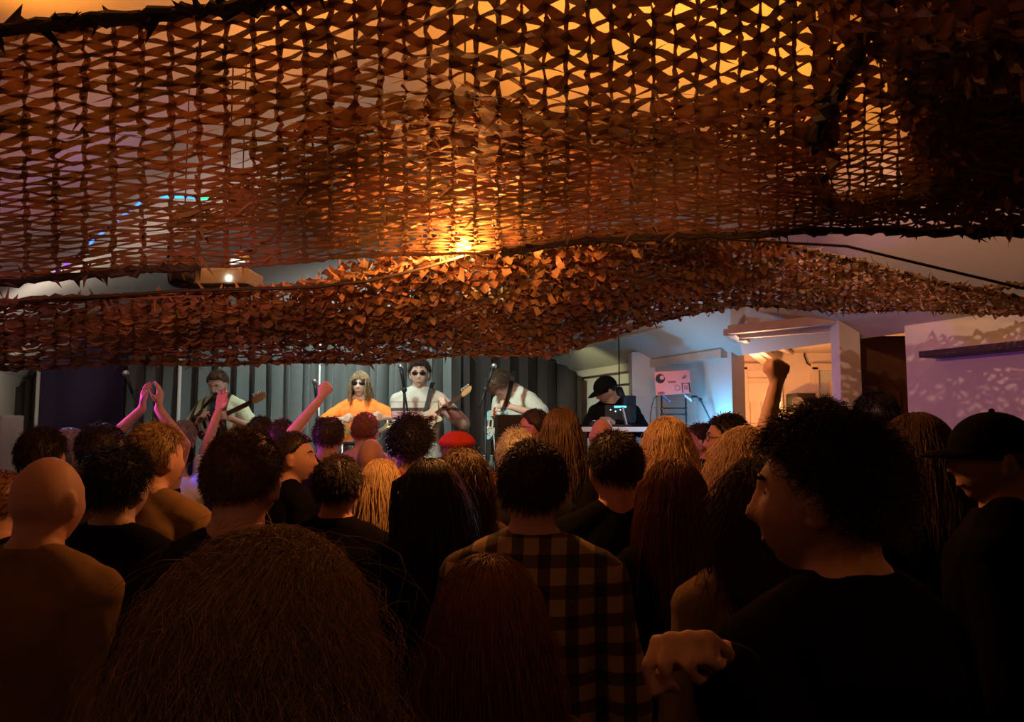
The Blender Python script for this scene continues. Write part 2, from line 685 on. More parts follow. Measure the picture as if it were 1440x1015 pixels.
def person(key, px, py, D, label, yaw=0, hy=0, hp=0, lean=0, hairstyle='short', haircol='dark', sk='a',
           top=None, sleeve='long', bottom=None, floor=0.0, H=None, arms=None, face=False, fem=False, vox=None,
           cap=None, glasses=None, styl=None, collar=False, head_k=1.0, group='concert crowd', open_=0, roll=0):
    hp_t = at(px, py, D)
    if H is None:
        st0 = dict(STY.get(hairstyle, {})); st0.update(styl or {})
        ex = .0 if hairstyle == 'bald' else (.022 + .102 * st0.get('vol', 1.05) - .117) + (.3 * st0['length'] if st0['length'] < .1 else .006)
        if cap: ex = max(ex, .022)
        H = hp_t.z - floor - ex + .016
    s = H / 1.75
    vox = vox or (.0075 if (D < 2.6 or face) else .0105)
    yaw, hy, hp, lean = R(yaw), R(hy), R(hp), R(lean)
    root = empty('person', (0, 0, floor), yaw)
    tag(root, label, 'person', group)
    T = Matrix.Translation((0, 0, .92 * s)) @ Matrix.Rotation(-lean, 4, 'X') @ Matrix.Translation((0, 0, -.92 * s))
    neck = T @ Vector((0, -.005, 1.50)) if False else T @ (Vector((0, -.008, 1.505)) * s)
    HM = Matrix.Translation(neck) @ (T.to_3x3().to_4x4() @ Matrix.Rotation(hy, 4, 'Z') @ Matrix.Rotation(R(roll), 4, 'Y') @ Matrix.Rotation(-hp, 4, 'X')) @ \
        Matrix.Translation(Vector((0, .026, .112)) * s)
    # put the head where the photo has it
    hc = Matrix.Rotation(yaw, 4, 'Z') @ HM.translation
    root.location.x = at(px, py, D).x - hc.x
    root.location.y = D - hc.y
    RM = Matrix.Translation(root.location) @ Matrix.Rotation(yaw, 4, 'Z')
    RI = RM.inverted()
    shw = (.158 if fem else .178) * s
    body = MB()
    hs = s * head_k
    head_mesh(body, HM, hs)
    # neck and trunk
    body.capsule(T @ (Vector((0, -.012, 1.40)) * s), HM @ (Vector((0, -.022, -.05)) * s), .068 * s, .058 * s, 16)
    wd = .9 if fem else 1.0
    for sx in (-1, 1):
        body.capsule(T @ (Vector((sx * .025, -.022, 1.50)) * s), T @ (Vector((sx * .12, -.012, 1.425)) * s), .045 * s, .048 * s, 12)
    sec = [(.86, .165, .115), (.95, .168, .118), (1.05, .145 * wd, .105), (1.15, .15 * wd, .108), (1.28, .17 * wd, .12),
           (1.38, .165 * wd, .105), (1.44, .115, .08), (1.48, .06, .055)]
    body.loft([((0, 0, z * s), rx * s, ry * s) for z, rx, ry in sec], 24, T)
    legs = MB()
    for sx in (-1, 1):
        hip = Vector((sx * .09, 0, .90)) * s
        kn = Vector((sx * .105, .02, .49)) * s
        an = Vector((sx * .11, -.01, .09)) * s
        for mb_, e in ((body, 0), (legs, .014)):
            mb_.capsule(hip, kn, (.085 + e) * s, (.057 + e) * s)
            mb_.capsule(kn, an, (.055 + e) * s, (.038 + e * 1.4) * s)
        body.ell(Vector((sx * .115, .06, .045)) * s, (.042 * s, .12 * s, .04 * s))
    legs.loft([((0, 0, z * s), (rx + .014) * s, (ry + .014) * s) for z, rx, ry in sec[:3]], 24, T if lean < .3 else T)
    # clothes for the trunk
    shirt = MB()
    e = .03 if sleeve == 'long' else .018
    e2 = e + (.012 if not fem else .004)
    zt = 1.0
    shirt.loft([((0, 0, .90 * s), (.17 + e2) * s, (.118 + e2) * s)] +
               [((0, 0, z * s), (rx + e) * s, (ry + e) * s) for z, rx, ry in sec[1:6]] +
               [((0, -.004 * s, 1.445 * s), (.118 + e * .6) * s, (.08 + e * .6) * s), ((0, -.008 * s, 1.485 * s), (.07 + e * .4) * s, (.064 + e * .4) * s)], 24, T)
    if collar:
        shirt.loft([((0, -.008 * s, 1.46 * s), .085 * s, .08 * s), ((0, -.016 * s, 1.512 * s), .072 * s, .066 * s)], 20, T)
    for sx in (-1, 1):
        shirt.capsule(T @ (Vector((sx * .05, -.02, 1.468)) * s), T @ (Vector((sx * .125, -.012, 1.425)) * s), (.045 + e * .5) * s, (.05 + e * .6) * s, 12)
    hands = {}
    for sx, nm in ((-1, 'L'), (1, 'R')):
        sh = T @ Vector((sx * shw, -.005 * s, 1.388 * s))
        l1, l2 = .30 * s, .265 * s
        a = (arms or {}).get(nm)
        pole = Vector((sx * .5, -.4, -1))
        cu, dr, nr = 22, None, None
        if a is None:
            tgt = sh + Vector((sx * .05 * s, .06 * s, -.535 * s))
            pole = Vector((sx * .6, -1, 0))
        else:
            tgt = a['to'] if isinstance(a['to'], Vector) else Vector(a['to'])
            tgt = RI @ tgt if a.get('world', True) else tgt * s
            pole = Vector(a.get('pole', pole))
            cu = a.get('curl', 22)
            dr = a.get('dir')
            nr = a.get('palm')
        el, wr = ik(sh, tgt, l1, l2, pole)
        fd = (wr - el).normalized()
        if dr is not None:
            dr = (RI.to_3x3() @ Vector(dr)).normalized() if a.get('world', True) else Vector(dr)
        else:
            dr = fd
        if nr is not None:
            nr = (RI.to_3x3() @ Vector(nr)).normalized() if a.get('world', True) else Vector(nr)
        else:
            nr = Vector((-sx, .2, 0))
        if abs(nr.normalized().dot(dr)) > .95:
            nr = Vector((0, .7, .7))
        body.capsule(T @ (Vector((sx * .10, -.005, 1.415)) * s), sh, .06 * s, .058 * s)
        body.capsule(sh, el, .054 * s, .042 * s)
        body.capsule(el, wr, .041 * s, .027 * s)
        body.capsule(wr, wr + dr * .02 * s, .0265 * s, .023 * s, 10)
        hand(body, wr + dr * .012 * s, dr, nr, s, cu, side=sx * (1 if True else 1))
        hands[nm] = RM @ (wr + dr * .07 * s)
        shirt.capsule(T @ (Vector((sx * .09, -.005, 1.415)) * s), sh, (.062 + e * .8) * s, (.06 + e * .6) * s)
        if sleeve == 'long':
            shirt.capsule(sh, el, (.056 + e * .55) * s, (.044 + e * .6) * s)
            shirt.capsule(el, wr - fd * .02 * s, (.044 + e * .6) * s, (.03 + e * .5) * s)
        else:
            fr = sh.lerp(el, .72 if sleeve == 'short' else .2)
            if sleeve != 'none':
                shirt.capsule(sh, fr, (.058 + e * .6) * s, (.052 + e) * s)
    b = fuse(body, 'body', SK[sk], root, vox * s, 2)
    t_ = fuse(shirt, 'jacket' if sleeve == 'long' else 'shirt', top, root, max(vox, .009), 3, .0035)
    fuse(legs, 'trousers', bottom or DENIM, root, .012, 3, .003)
    for sx in (-1, 1):
        sm = MB()
        c = Vector((sx * .115, .058, .0)) * s
        sm.loft([(c + Vector((0, 0, .002)), .05 * s, .135 * s), (c + Vector((0, 0, .05 * s)), .048 * s, .13 * s), (c + Vector((0, -.04 * s, .095 * s)), .044 * s, .075 * s)], 18)
        sm.build('shoe', SHOE, root, True)
    if hairstyle != 'bald':
        hm = MB()
        st = dict(STY[hairstyle])
        if styl: st.update(styl)
        if D > 3.2 and st['n'] > 900:
            st['n'] = int(st['n'] * .55); st['r'] *= 1.45
        hair(hm, HM, hs, st)
        hm.build('hair', HAIRM[haircol], root, True)
    if face:
        for sx in (-1, 1):
            em = MB()
            em.ell(HM @ (Vector((sx * .031, .0695, .012)) * hs), (.0118 * hs,) * 3, None, 12, 8)
            eo = em.build('eye', EYE_W, root, True)
            im = MB()
            im.ell(HM @ (Vector((sx * .031, .0793, .0115)) * hs), (.0052 * hs, .0035 * hs, .0052 * hs), HM.to_3x3(), 10, 6)
            im.build('iris', EYE_D, eo, True)
            bm = MB()
            bm.tube([HM @ (Vector((sx * x, y, z)) * hs) for x, y, z in ((.014, .0925, .03), (.03, .0885, .036), (.046, .0775, .031))], [.003 * hs, .0042 * hs, .002 * hs], 6)
            bm.build('eyebrow', HAIRM['dark' if haircol == 'black' else haircol], root, True)
        lp_ = MB()
        lp_.ell(HM @ (Vector((0, .0872, -.066)) * hs), (.019 * hs, .006 * hs, .0065 * hs), HM.to_3x3(), 14, 8)
        lp_.build('lips', LIPS, root, True)
    if glasses:
        gm = MB()
        for sx in (-1, 1):
            pts = []
            for k in range(17):
                a_ = 2 * math.pi * k / 16
                pts.append(HM @ (Vector((sx * .033 + .025 * math.cos(a_), .104 - .010 * abs(sx * .033 + .02 * math.cos(a_)) / .03, .010 + .016 * math.sin(a_))) * hs))
            gm.tube(pts, .002 * hs, 6, False)
            gm.tube([HM @ (Vector(p) * hs) for p in ((sx * .058, .086, .014), (sx * .08, .05, .014), (sx * .083, -.005, .008))], .0022 * hs, 6)
        gm.tube([HM @ (Vector(p) * hs) for p in ((-.009, .106, .014), (.009, .106, .014))], .002 * hs, 6)
        go = gm.build('glasses', BLACKP, root, True)
        if glasses == 'sun':
            for sx in (-1, 1):
                lm = MB()
                lm.ell(HM @ (Vector((sx * .033, .096, .010)) * hs), (.026 * hs, .004 * hs, .0165 * hs), HM.to_3x3() @ Matrix.Rotation(R(-14 * sx), 3, 'Z'))
                lm.build('lens', LENS, go, True)
    if cap:
        kind, cm = cap
        c = MB()
        if kind == 'baseball':
            prof = []
            for i in range(11):
                a_ = R(90 - i * 9.2)
                prof.append((.0005 + math.cos(a_), math.sin(a_)))
            vs = []
            c.lathe([(r * 1.0, z) for r, z in prof] + [(.96, -.12), (.93, -.12)] + [(.93 * r, z * .93) for r, z in reversed(prof[1:])],
                    28, (0, 0, 0))
            c.v = [tuple(HM @ ((Vector((x * .091, y * .113, z * .098)) + Vector((0, -.004, .032))) * hs)) for x, y, z in c.v]
            co = c.build('cap', cm, root, True)
            br = MB()
            n = 16
            up_, lo = [], []
            for i in range(n + 1):
                a_ = R(180 * i / n)
                for q in (0, .5, 1):
                    rr = .098 + q * .075 * math.sin(a_) ** .6
                    y = rr * math.sin(a_) + .01 if q else .098 * math.sin(a_)
                    x = .088 * math.cos(a_) * (1 - .08 * q)
                    zz = .026 - .03 * q * q * .6 - .9 * x * x
                    up_.append(HM @ (Vector((x, y + .002, zz + .004)) * hs))
                    lo.append(HM @ (Vector((x, y + .002, zz - .001)) * hs))
            vs = up_ + lo
            m_ = len(up_)
            fs = []
            for i in range(n):
                for q in range(2):
                    a0, a1, b0, b1 = i * 3 + q, i * 3 + q + 1, (i + 1) * 3 + q, (i + 1) * 3 + q + 1
                    fs += [(a0, b0, b1, a1), (m_ + a0, m_ + a1, m_ + b1, m_ + b0)]
                fs.append((i * 3 + 2, (i + 1) * 3 + 2, m_ + (i + 1) * 3 + 2, m_ + i * 3 + 2))
            br.add(vs, fs)
            br.build('brim', cm, co, True)
            bt = MB().ell(HM @ (Vector((0, -.004, .131)) * hs), (.008 * hs,) * 3, None, 10, 6)
            bt.build('button', cm, co, True)
        elif kind == 'flat':
            c.lathe([(.002, 1.0), (.45, .96), (.85, .72), (1.12, .38), (1.16, .18), (1.05, .02), (.98, -.1), (.9, -.1), (.9, .3), (.5, .8), (.002, .9)], 28)
            c.v = [tuple(HM @ ((Vector((x * .095, y * .118, z * .085)) + Vector((0, .004, .055))) * hs)) for x, y, z in c.v]
            co = c.build('hat', cm, root, True)
            bd = MB()
            bd.lathe([(1.0, .06), (1.03, .06), (1.02, -.14), (.99, -.14)], 28)
            bd.v = [tuple(HM @ ((Vector((x * .095, y * .118, z * .085)) + Vector((0, .004, .052))) * hs)) for x, y, z in bd.v]
            bd.build('hat_band', mat('dark_red_band', (.08, .012, .01)), co, True)
    PEOPLE[key] = dict(root=root, RM=RM, HM=RM @ HM, hands=hands, s=s, T=RM @ T, sh=shw, top=t_)
    return root
# ------------------------------------------------------------ the hall
WALL = mat('painted_wall', (.62, .60, .57), rough=.75, var=.05, scale=6, bump=.05)
CEIL = mat('painted_ceiling_board', (.60, .57, .53), rough=.85, var=.06, scale=3, bump=.05)
TRIM = mat('painted_trim', (.58, .55, .50), rough=.5, var=.05)
WOODF = mat('dark_floor_wood', (.05, .03, .02), rough=.5, var=.35, scale=5)
STAGEM = mat('stage_black', (.02, .02, .02), rough=.7, var=.2)
BROWN = mat('brown_wood', (.10, .045, .02), rough=.55, var=.35, scale=9)

ED = Vector((.374, -1.0, 0)).normalized()         # along the side wall, towards the camera
EP = Vector((-ED.y, ED.x, 0)) * -1                # up the slope, away from the side wall
E0 = Vector((.787, 8.4, 2.28))
if EP.x > 0:
    EP = -EP
SL = .65


def slope(a, p):
    """a metres along the eave from the stage end, p metres in from the side wall"""
    return E0 + ED * a + EP * p + Vector((0, 0, SL * min(p, 2.8) - SL * max(0, p - 2.8)))


def side(a, z):
    q = E0 + ED * a
    return Vector((q.x, q.y, z))


def wall_panel(name, a0, a1, z0, z1, t=.12, m=WALL):
    p, q = side(a0, (z0 + z1) / 2) - EP * (t / 2), side(a1, (z0 + z1) / 2) - EP * (t / 2)
    return struct(name, MB().beam(p, q, t, z1 - z0), m)


def slab(name, pts, t, m):
    n = len(pts)
    mb = MB()
    vs = list(pts) + [p + Vector((0, 0, t)) for p in pts]
    fs = [tuple(range(n)), tuple(reversed(range(n, 2 * n)))] + [(i, n + i, n + (i + 1) % n, (i + 1) % n) for i in range(n)]
    mb.add(vs, fs)
    return struct(name, mb, m)


struct('floor', MB().box((-.5, 3.5, -.05), (13, 13, .1)), WOODF)
slab('ceiling', [slope(-1.6, -.05), slope(9.9, -.05), slope(9.9, 2.8), slope(-1.6, 2.8)], .08, CEIL)
slab('ceiling_left', [slope(-3.2, 2.8), slope(10.2, 2.8), slope(10.2, 6.2), slope(-3.2, 6.2)], .08, CEIL)
# side walls
wall_panel('wall_right', -.3, 2.60, 0, 2.30)
wall_panel('wall_right_near', 4.23, 10.0, 0, 2.30)
wall_panel('wall_right_lintel', 4.0, 10.0, 2.30, 2.42, t=.2, m=mat('lintel_paint', (.40, .32, .24), rough=.8))
lw0, lw1 = slope(-3.0, 5.75), slope(10.0, 5.75)
struct('wall_left', MB().beam((lw0.x, lw0.y, 1.2), (lw1.x, lw1.y, 1.2), .12, 2.4), WALL)
# gable end behind the curtain
gm = MB()
gp = [(-6.2, 1.6), (-5.17, 2.26 + .0), (-2.19, 4.10), (.80, 2.27), (1.0, 2.2)]
gp = [(-7.2, 0), (-7.2, 1.0), (-2.19, 4.12), (.90, 2.24), (.90, 0)]
gm.prism(gp, .1, Matrix.Translation((0, 8.62, 0)) @ Matrix.Rotation(R(90), 4, 'X'))
struct('wall_back', gm, WALL)
# batten strips on the slope near the stage
for i, p in enumerate((.35, .8, 1.25)):
    q0, q1 = slope(-.2, p) - Vector((0, 0, .012)), slope(2.2, p) - Vector((0, 0, .012))
    struct('trim_%d' % (i + 1), MB().beam(q0, q1, .03, .02), TRIM)
q0, q1 = side(-.2, 2.27) + EP * .03, side(2.55, 2.27) + EP * .03
struct('trim_4', MB().beam(q0, q1, .06, .07), TRIM)
# ledge on the near right wall
q0, q1 = side(4.45, 2.09) + EP * .07, side(9.0, 2.09) + EP * .07
tag(MB().beam(q0, q1, .16, .035).build('wall_shelf', mat('dark_shelf', (.06, .04, .04), rough=.6), bevel=.004),
    'long narrow dark shelf along the purple lit wall at the right', 'shelf')
# alcove
AY = 7.95
struct('wall_alcove', MB().box((3.3, AY + .06, 1.25), (4.6, .12, 2.5)), WALL)
struct('wall_alcove_side', MB().box((4.2, 6.2, 1.25), (.12, 3.6, 2.5)), WALL)
slab('ceiling_alcove', [Vector((1.60, 6.25, 2.46)), Vector((2.12, 4.75, 2.46)), Vector((4.2, 4.3, 2.46)), Vector((4.2, 8.0, 2.46)), Vector((1.2, 8.0, 2.46))], .06, CEIL)


def rail(name, p, q, w, h, n):
    return struct(name, MB().beam(p, q, w, h), TRIM, bevel=.008)


rail('trim_5', at(1026, 464, 5.35), at(1196, 447, 4.75), .07, .06, 5)
rail('trim_6', at(1042, 471, 5.45), at(1196, 459, 4.80), .05, .05, 6)
rail('trim_7', at(1026, 467, 5.38), at(1082, 512, 7.85), .09, .05, 7)
rail('trim_8', at(1044, 474, 5.5), at(1094, 508, 7.85), .05, .05, 8)
rail('trim_9', at(1070, 474, 5.6), at(1112, 497, 7.85), .06, .03, 9)
# square post at the mouth of the alcove
c0, c1 = at(1180, 466, 4.75), at(1210, 466, 4.75)
struct('column', MB().box(((c0.x + c1.x) / 2, 4.82, 1.18), (c1.x - c0.x, .13, 2.36)), WALL, bevel=.006)
# recessed brown door between post and wall
d0, d1 = at(1212, 470, 4.95), at(1262, 470, 4.95)
dw = d1.x - d0.x
dr = MB().box(((d0.x + d1.x) / 2 - .02, 4.95, 1.14), (dw + .16, .05, 2.28)).build('door_1', BROWN)
dr['kind'] = 'structure'
for zz in (.62, 1.55):
    MB().box((d0.x + .10, 4.915, zz), (.22, .02, .75)).build('door_panel', BROWN, dr, bevel=.006)
MB().capsule((d1.x - .1, 4.88, 1.05), (d1.x - .02, 4.88, 1.05), .012, .012).build('door_handle', METAL, dr, True)
# alcove back: orange lit door with frame, and a pale window door
def framed(name, x0, x1, ztop, pane_m, pane_name, rails=()):
    f = MB()
    f.box((x0, AY - .03, ztop / 2), (.07, .07, ztop)).box((x1, AY - .03, ztop / 2), (.07, .07, ztop))
    f.box(((x0 + x1) / 2, AY - .03, ztop), (x1 - x0 + .07, .07, .07))
    for z in rails:
        f.box(((x0 + x1) / 2, AY - .03, z), (x1 - x0, .05, .05))
    o = f.build(name, TRIM, bevel=.006)
    o['kind'] = 'structure'
    MB().box(((x0 + x1) / 2, AY - .012, ztop / 2), (x1 - x0 - .06, .03, ztop - .06)).build(pane_name, pane_m, o)
    return o


zt = at(1040, 516, AY).z
door2 = framed('door_2', at(1044, 516, AY).x, at(1092, 516, AY).x, zt, WALL, 'door_leaf', (zt - .14,))
MB().box((at(1056, 550, AY).x, AY - .045, 1.0), (.05, .03, 1.9)).box((at(1070, 550, AY).x, AY - .045, 1.0), (.03, .03, 1.9)).build('door_stile', TRIM, door2)
GLASS = mat('pale_glass', (.45, .55, .55), rough=.12, var=.05, spec=.5)
door3 = framed('door_3', at(1143, 516, AY).x, at(1178, 516, AY).x, at(1143, 516, AY).z, GLASS, 'glass_pane')
MB().box((at(1165, 516, AY).x, AY - .04, 1.1), (.04, .04, 2.15)).build('door_stile', TRIM, door3)
# cable on the alcove wall
tag(MB().tube([at(1131, 488, 7.93), at(1131, 500, 7.92), at(1135, 511, 7.92), at(1142, 515, 7.92)], .008).build('wall_cable', BLACKP),
    'thin dark cable hanging down the pink lit alcove wall', 'cable')
bx = MB().box(at(1126, 566, 7.72), (.19, .3, .18)).build('speaker_cabinet', BLACKP, bevel=.01)
tag(bx, 'small black speaker on a bracket on the pink lit alcove wall', 'speaker')
MB().lathe([(.002, .0), (.05, .005), (.055, .012), (.06, .0)], 18, at(1122, 566, 7.56), Matrix.Rotation(R(90), 3, 'X')).build('cone', mat('grey_cone', (.2, .2, .2)), bx, True)
MB().beam(at(1126, 566, 7.84), at(1126, 566, 7.95), .05, .05).build('bracket', BLACKM, bx)
# candle shaped wall lamp
wl = empty('wall_lamp', at(1093, 566, 7.86))
tag(wl, 'small orange glowing wall lamp beside the raised fist', 'lamp')
lamp_m = emit('warm_lamp_glow', (1, .55, .16), 5)
MB().lathe([(.004, -.06), (.026, -.05), (.034, -.01), (.024, .045), (.003, .085)], 16).build('bulb', lamp_m, wl, True)
MB().lathe([(.02, -.11), (.035, -.10), (.035, -.07), (.012, -.06)], 16).build('holder', BLACKM, wl, True)
MB().beam((0, 0, -.09), (0, .1, -.09), .03, .04).build('bracket', BLACKM, wl)
# white boxed pillar by the stage corner
p0, p1 = at(888, 495, 7.0), at(921, 495, 7.0)
struct('wall_pillar', MB().box(((p0.x + p1.x) / 2, 7.09, p0.z / 2), (p1.x - p0.x, .2, p0.z)), WALL, bevel=.005)

# ------------------------------------------------------------ stage, curtains
SZ = .5
st = MB()
sp = [(-6.0, 6.1), (1.45, 6.1), (1.0, 7.4), (.62, 8.5), (-6.0, 8.5)]
n = len(sp)
st.add([Vector((x, y, 0.0)) for x, y in sp] + [Vector((x, y, SZ)) for x, y in sp],
       [tuple(reversed(range(n))), tuple(range(n, 2 * n))] + [(i, (i + 1) % n, n + (i + 1) % n, n + i) for i in range(n)])
stage = st.build('stage_platform', STAGEM)
tag(stage, 'low black stage platform below the band', 'stage')
stage['kind'] = 'structure'
CURT_G = mat('grey_curtain_cloth', (.16, .17, .165), rough=.9, var=.12, scale=20)
CURT_B = mat('black_curtain_cloth', (.035, .028, .026), rough=.95, var=.15, scale=20)
CURT_P = mat('dark_purple_curtain_cloth', (.03, .018, .05), rough=.95, var=.15, scale=20)


def curtain(name, x0, x1, y, m, label, amp=.07, wl_=.19, ztop=None):
    nx = int((x1 - x0) / .012)
    zs = np.linspace(SZ + .03, 1, 16)
    vs = []
    ph = rnd.random() * 6
    for i in range(nx + 1):
        x = x0 + (x1 - x0) * i / nx
        u = x / wl_ * 2 * math.pi + 1.3 * math.sin(x * 2.3 + ph) + .7 * math.sin(x * 5.1)
        top = ztop(x) if ztop else min(3.0, 2.26 + (0.76 - x) * .61) - .05
        for k in range(16):
            t = k / 15
            w = math.sin(u + .5 * math.sin(t * 3 + x * 3))
            w = math.copysign(abs(w) ** .7, w)
            vs.append((x + .018 * math.sin(u * 2), y + amp * w * (.75 + .35 * (1 - t)), SZ + .01 + (top - SZ) * t))
    fs = [(i * 16 + k, (i + 1) * 16 + k, (i + 1) * 16 + k + 1, i * 16 + k + 1) for i in range(nx) for k in range(15)]
    mb = MB()
    mb.add(vs, fs)
    o = mb.build(name, m, None, True)
    md = o.modifiers.new('t', 'SOLIDIFY'); md.thickness = .004
    return tag(o, label, 'curtain')


curtain('stage_curtain', at(58, 550, 7.95).x, at(178, 550, 7.95).x, 7.95, CURT_P, 'flat dark purple curtain at the left end of the stage', .025, .4)
curtain('stage_curtain', at(176, 550, 8.1).x, at(646, 550, 8.1).x, 8.1, CURT_G, 'long pleated grey curtain hanging behind the three guitarists on stage', .10, .20)
curtain('stage_curtain', at(640, 550, 8.2).x, .74, 8.2, CURT_B, 'black pleated curtain behind the stooping bass player', .06, .2)

curtain('stage_curtain', at(7, 550, 8.0).x, at(56, 550, 8.0).x, 8.02, CURT_B, 'black curtain with a slanted top edge in the far left corner', .04, .16, lambda x: 2.237 + .65 * min(0, x + 4.93))


def pole(px, py0, D, r, label, m):
    p = at(px, 550, D)
    o = empty('curtain_pole', (p.x, D, SZ))
    tag(o, label, 'pole')
    MB().tube([(0, 0, 0), (0, 0, at(px, py0, D).z - SZ)], r, 10).build('tube', m, o, True)
    MB().box((0, 0, .01), (.3, .3, .02)).build('base_plate', BLACKM, o)
    return o


WPOLE = mat('white_painted_pole', (.75, .75, .72), rough=.4, var=.05)
pole(252, 430, 7.55, .017, 'white upright pole in front of the grey curtain by the guitarist in the patterned shirt', WPOLE)
pole(53, 470, 7.6, .018, 'dull grey upright pole at the edge of the dark purple curtain', mat('grey_pole', (.35, .33, .32), rough=.4))
pole(449, 430, 7.6, .008, 'thin upright pole before the grey curtain left of the long haired performer', WPOLE)

# ------------------------------------------------------------ left corner
GR = mat('speaker_grille', (.02, .02, .022), rough=.6, var=.3, scale=200, bump=.4)


def cabinet(loc, w, d, h, yaw, label, m=BLACKP, name='loudspeaker', group=None):
    o = empty(name, loc, yaw)
    tag(o, label, 'speaker', group)
    MB().box((0, 0, h / 2), (w, d, h)).build('cabinet', m, o, bevel=.012)
    MB().box((0, -d / 2 - .006, h / 2), (w - .05, .014, h - .06)).build('grille', GR, o, bevel=.004)
    MB().capsule((-w / 2 - .004, -.06, h * .7), (-w / 2 - .004, .06, h * .7), .012, .012, 8).build('handle', BLACKM, o, True)
    return o


pb = at(4, 605, 6.4)
wc = empty('speaker_cabinet', (pb.x, 6.4, .0), R(-20))
tag(wc, 'pale grey speaker cabinet with a round dark cone at the left edge', 'speaker')
hh = at(4, 584, 6.4).z
MB().box((0, 0, hh / 2), (.22, .2, hh)).build('cabinet', mat('pale_grey_paint', (.5, .5, .48), rough=.6), wc, bevel=.01)
MB().lathe([(.003, .0), (.03, .006), (.055, .02), (.062, .02), (.062, .0)], 20, (.02, -.1, hh - .13), Matrix.Rotation(R(90), 3, 'X')).build('cone', mat('dark_cone', (.04, .04, .04), rough=.4), wc, True)


# ------------------------------------------------------------ microphones, stands
def mic_stand(px, D, z_clutch, mic_to, label, boom=True, base='round', floor=SZ):
    p = at(px, 600, D)
    o = empty('microphone_stand', (p.x, D, floor))
    tag(o, label, 'microphone stand')
    h = z_clutch - floor
    if base == 'round':
        MB().lathe([(.002, 0), (.13, 0), (.13, .012), (.02, .025), (.002, .025)], 24).build('base', BLACKM, o, True)
    else:
        for k in range(3):
            a = k * 2.094 + .5
            MB().tube([(0, 0, .16), (.3 * math.cos(a), .3 * math.sin(a), .01)], .009, 8).build('leg', BLACKM, o, True)
    MB().tube([(0, 0, .02), (0, 0, h)], .011, 10).build('upright', BLACKM, o, True)
    m = Vector(mic_to) - Vector((p.x, D, floor))
    c = Vector((0, 0, h))
    d = (m - c).normalized()
    MB().ell(c, (.022, .022, .028)).build('clutch', BLACKM, o, True)
    if boom:
        MB().tube([c - d * .18, m - d * .05], .007, 8).build('boom', BLACKM, o, True)
    mm = MB().tube([m - d * .08, m + d * .03, m + d * .07], [.011, .014, .017], 12)
    mo = mm.build('microphone', BLACKM, o, True)
    MB().ell(m + d * .095, (.025, .025, .027)).build('microphone_head', METAL, mo, True)
    return o


mic_stand(568, 6.4, at(568, 548, 6.4).z, at(566, 531, 6.4), 'upright microphone stand in front of the performer in the striped shirt', True)
mic_stand(683, 6.3, at(683, 547, 6.3).z, at(690, 528, 6.35), 'boom microphone stand at the face of the stooping bass player', True, 'tripod')
mic_stand(272, 6.35, at(276, 588, 6.35).z, at(295, 563, 6.45), 'microphone stand angled up towards the guitarist in the patterned shirt', True)
mic_stand(202, 6.3, at(198, 600, 6.3).z, at(182, 540, 6.3), 'thin pink lit microphone boom beside the purple raised arms', True)
mic_stand(447, 6.4, at(449, 590, 6.4).z, at(444, 552, 6.4), 'microphone stand with a pale microphone beside the purple lit raised arm', True)

# loudspeaker in front of the bass player
p = at(722, 583, 5.72)
cabinet((p.x + .0, 5.87, 0), .26, .30, p.z, R(6), 'tall black loudspeaker standing on the floor in front of the bass player')
# two small bottles on an amplifier at the stage front
q = at(686, 662, 6.22)
am = empty('amplifier', (q.x, 6.3, SZ))
tag(am, 'black amplifier under the two bottles beside the tall black loudspeaker', 'amplifier')
MB().box((0, 0, (q.z - SZ) / 2), (.17, .2, q.z - SZ)).build('cabinet', BLACKP, am, bevel=.01)
MB().box((0, -.106, (q.z - SZ) / 2 - .05), (.14, .012, q.z - SZ - .16)).build('grille', GR, am)
for k in range(3):
    MB().lathe([(.002, 0), (.009, 0), (.007, .012), (.002, .012)], 10, (-.05 + k * .04, -.1, q.z - SZ - .04), Matrix.Rotation(R(90), 3, 'X')).build('knob', METAL, am, True)
for px, lab in ((681, 'clear bottle on the amplifier, the one nearer the microphone stand'), (691, 'clear bottle on the amplifier, the one nearer the tall black loudspeaker')):
    bt = empty('bottle', (at(px, 655, 6.25).x, 6.28, q.z))
    tag(bt, lab, 'bottle', 'bottles on the amplifier')
    MB().lathe([(.003, 0), (.022, 0), (.023, .06), (.010, .09), (.010, .112), (.003, .112)], 16).build('glass', mat('bottle_glass', (.16, .20, .17), rough=.1, spec=.6), bt, True)
    MB().lathe([(.003, .11), (.011, .11), (.011, .122), (.003, .122)], 12).build('cap', METAL, bt, True)

# ------------------------------------------------------------ DJ corner
dk = at(868, 600, 6.35)
tb = empty('table', (dk.x, 6.33, SZ))
tag(tb, 'high table with pale top in front of the man in the dark cap', 'table')
th = dk.z - SZ
MB().box((0, 0, th - .02), (.62, .36, .04)).build('table_top', mat('pale_table_top', (.7, .7, .7), rough=.35), tb, bevel=.005)
for sx in (-1, 1):
    for sy in (-1, 1):
        MB().box((sx * .28, sy * .15, (th - .04) / 2), (.035, .035, th - .04)).build('leg', BLACKM, tb)
q = at(886, 563, 6.42)
sc_o = empty('monitor', (q.x, 6.48, dk.z), R(35))
tag(sc_o, 'upright black monitor panel at the right end of the high table', 'monitor')
MB().box((0, 0, .14), (.14, .03, .24)).build('screen_case', BLACKP, sc_o, bevel=.006)
MB().box((0, 0, .01), (.09, .07, .02)).build('foot', BLACKP, sc_o)
q = at(868, 585, 6.35)
lp = empty('laptop', (q.x, 6.36, dk.z), R(-14))
tag(lp, 'open dark laptop with a cyan glowing edge on the high table', 'laptop')
MB().box((0, 0, .01), (.22, .15, .018)).build('keyboard_base', BLACKP, lp, bevel=.004)
Mx = Matrix.Rotation(R(-15), 3, 'X')
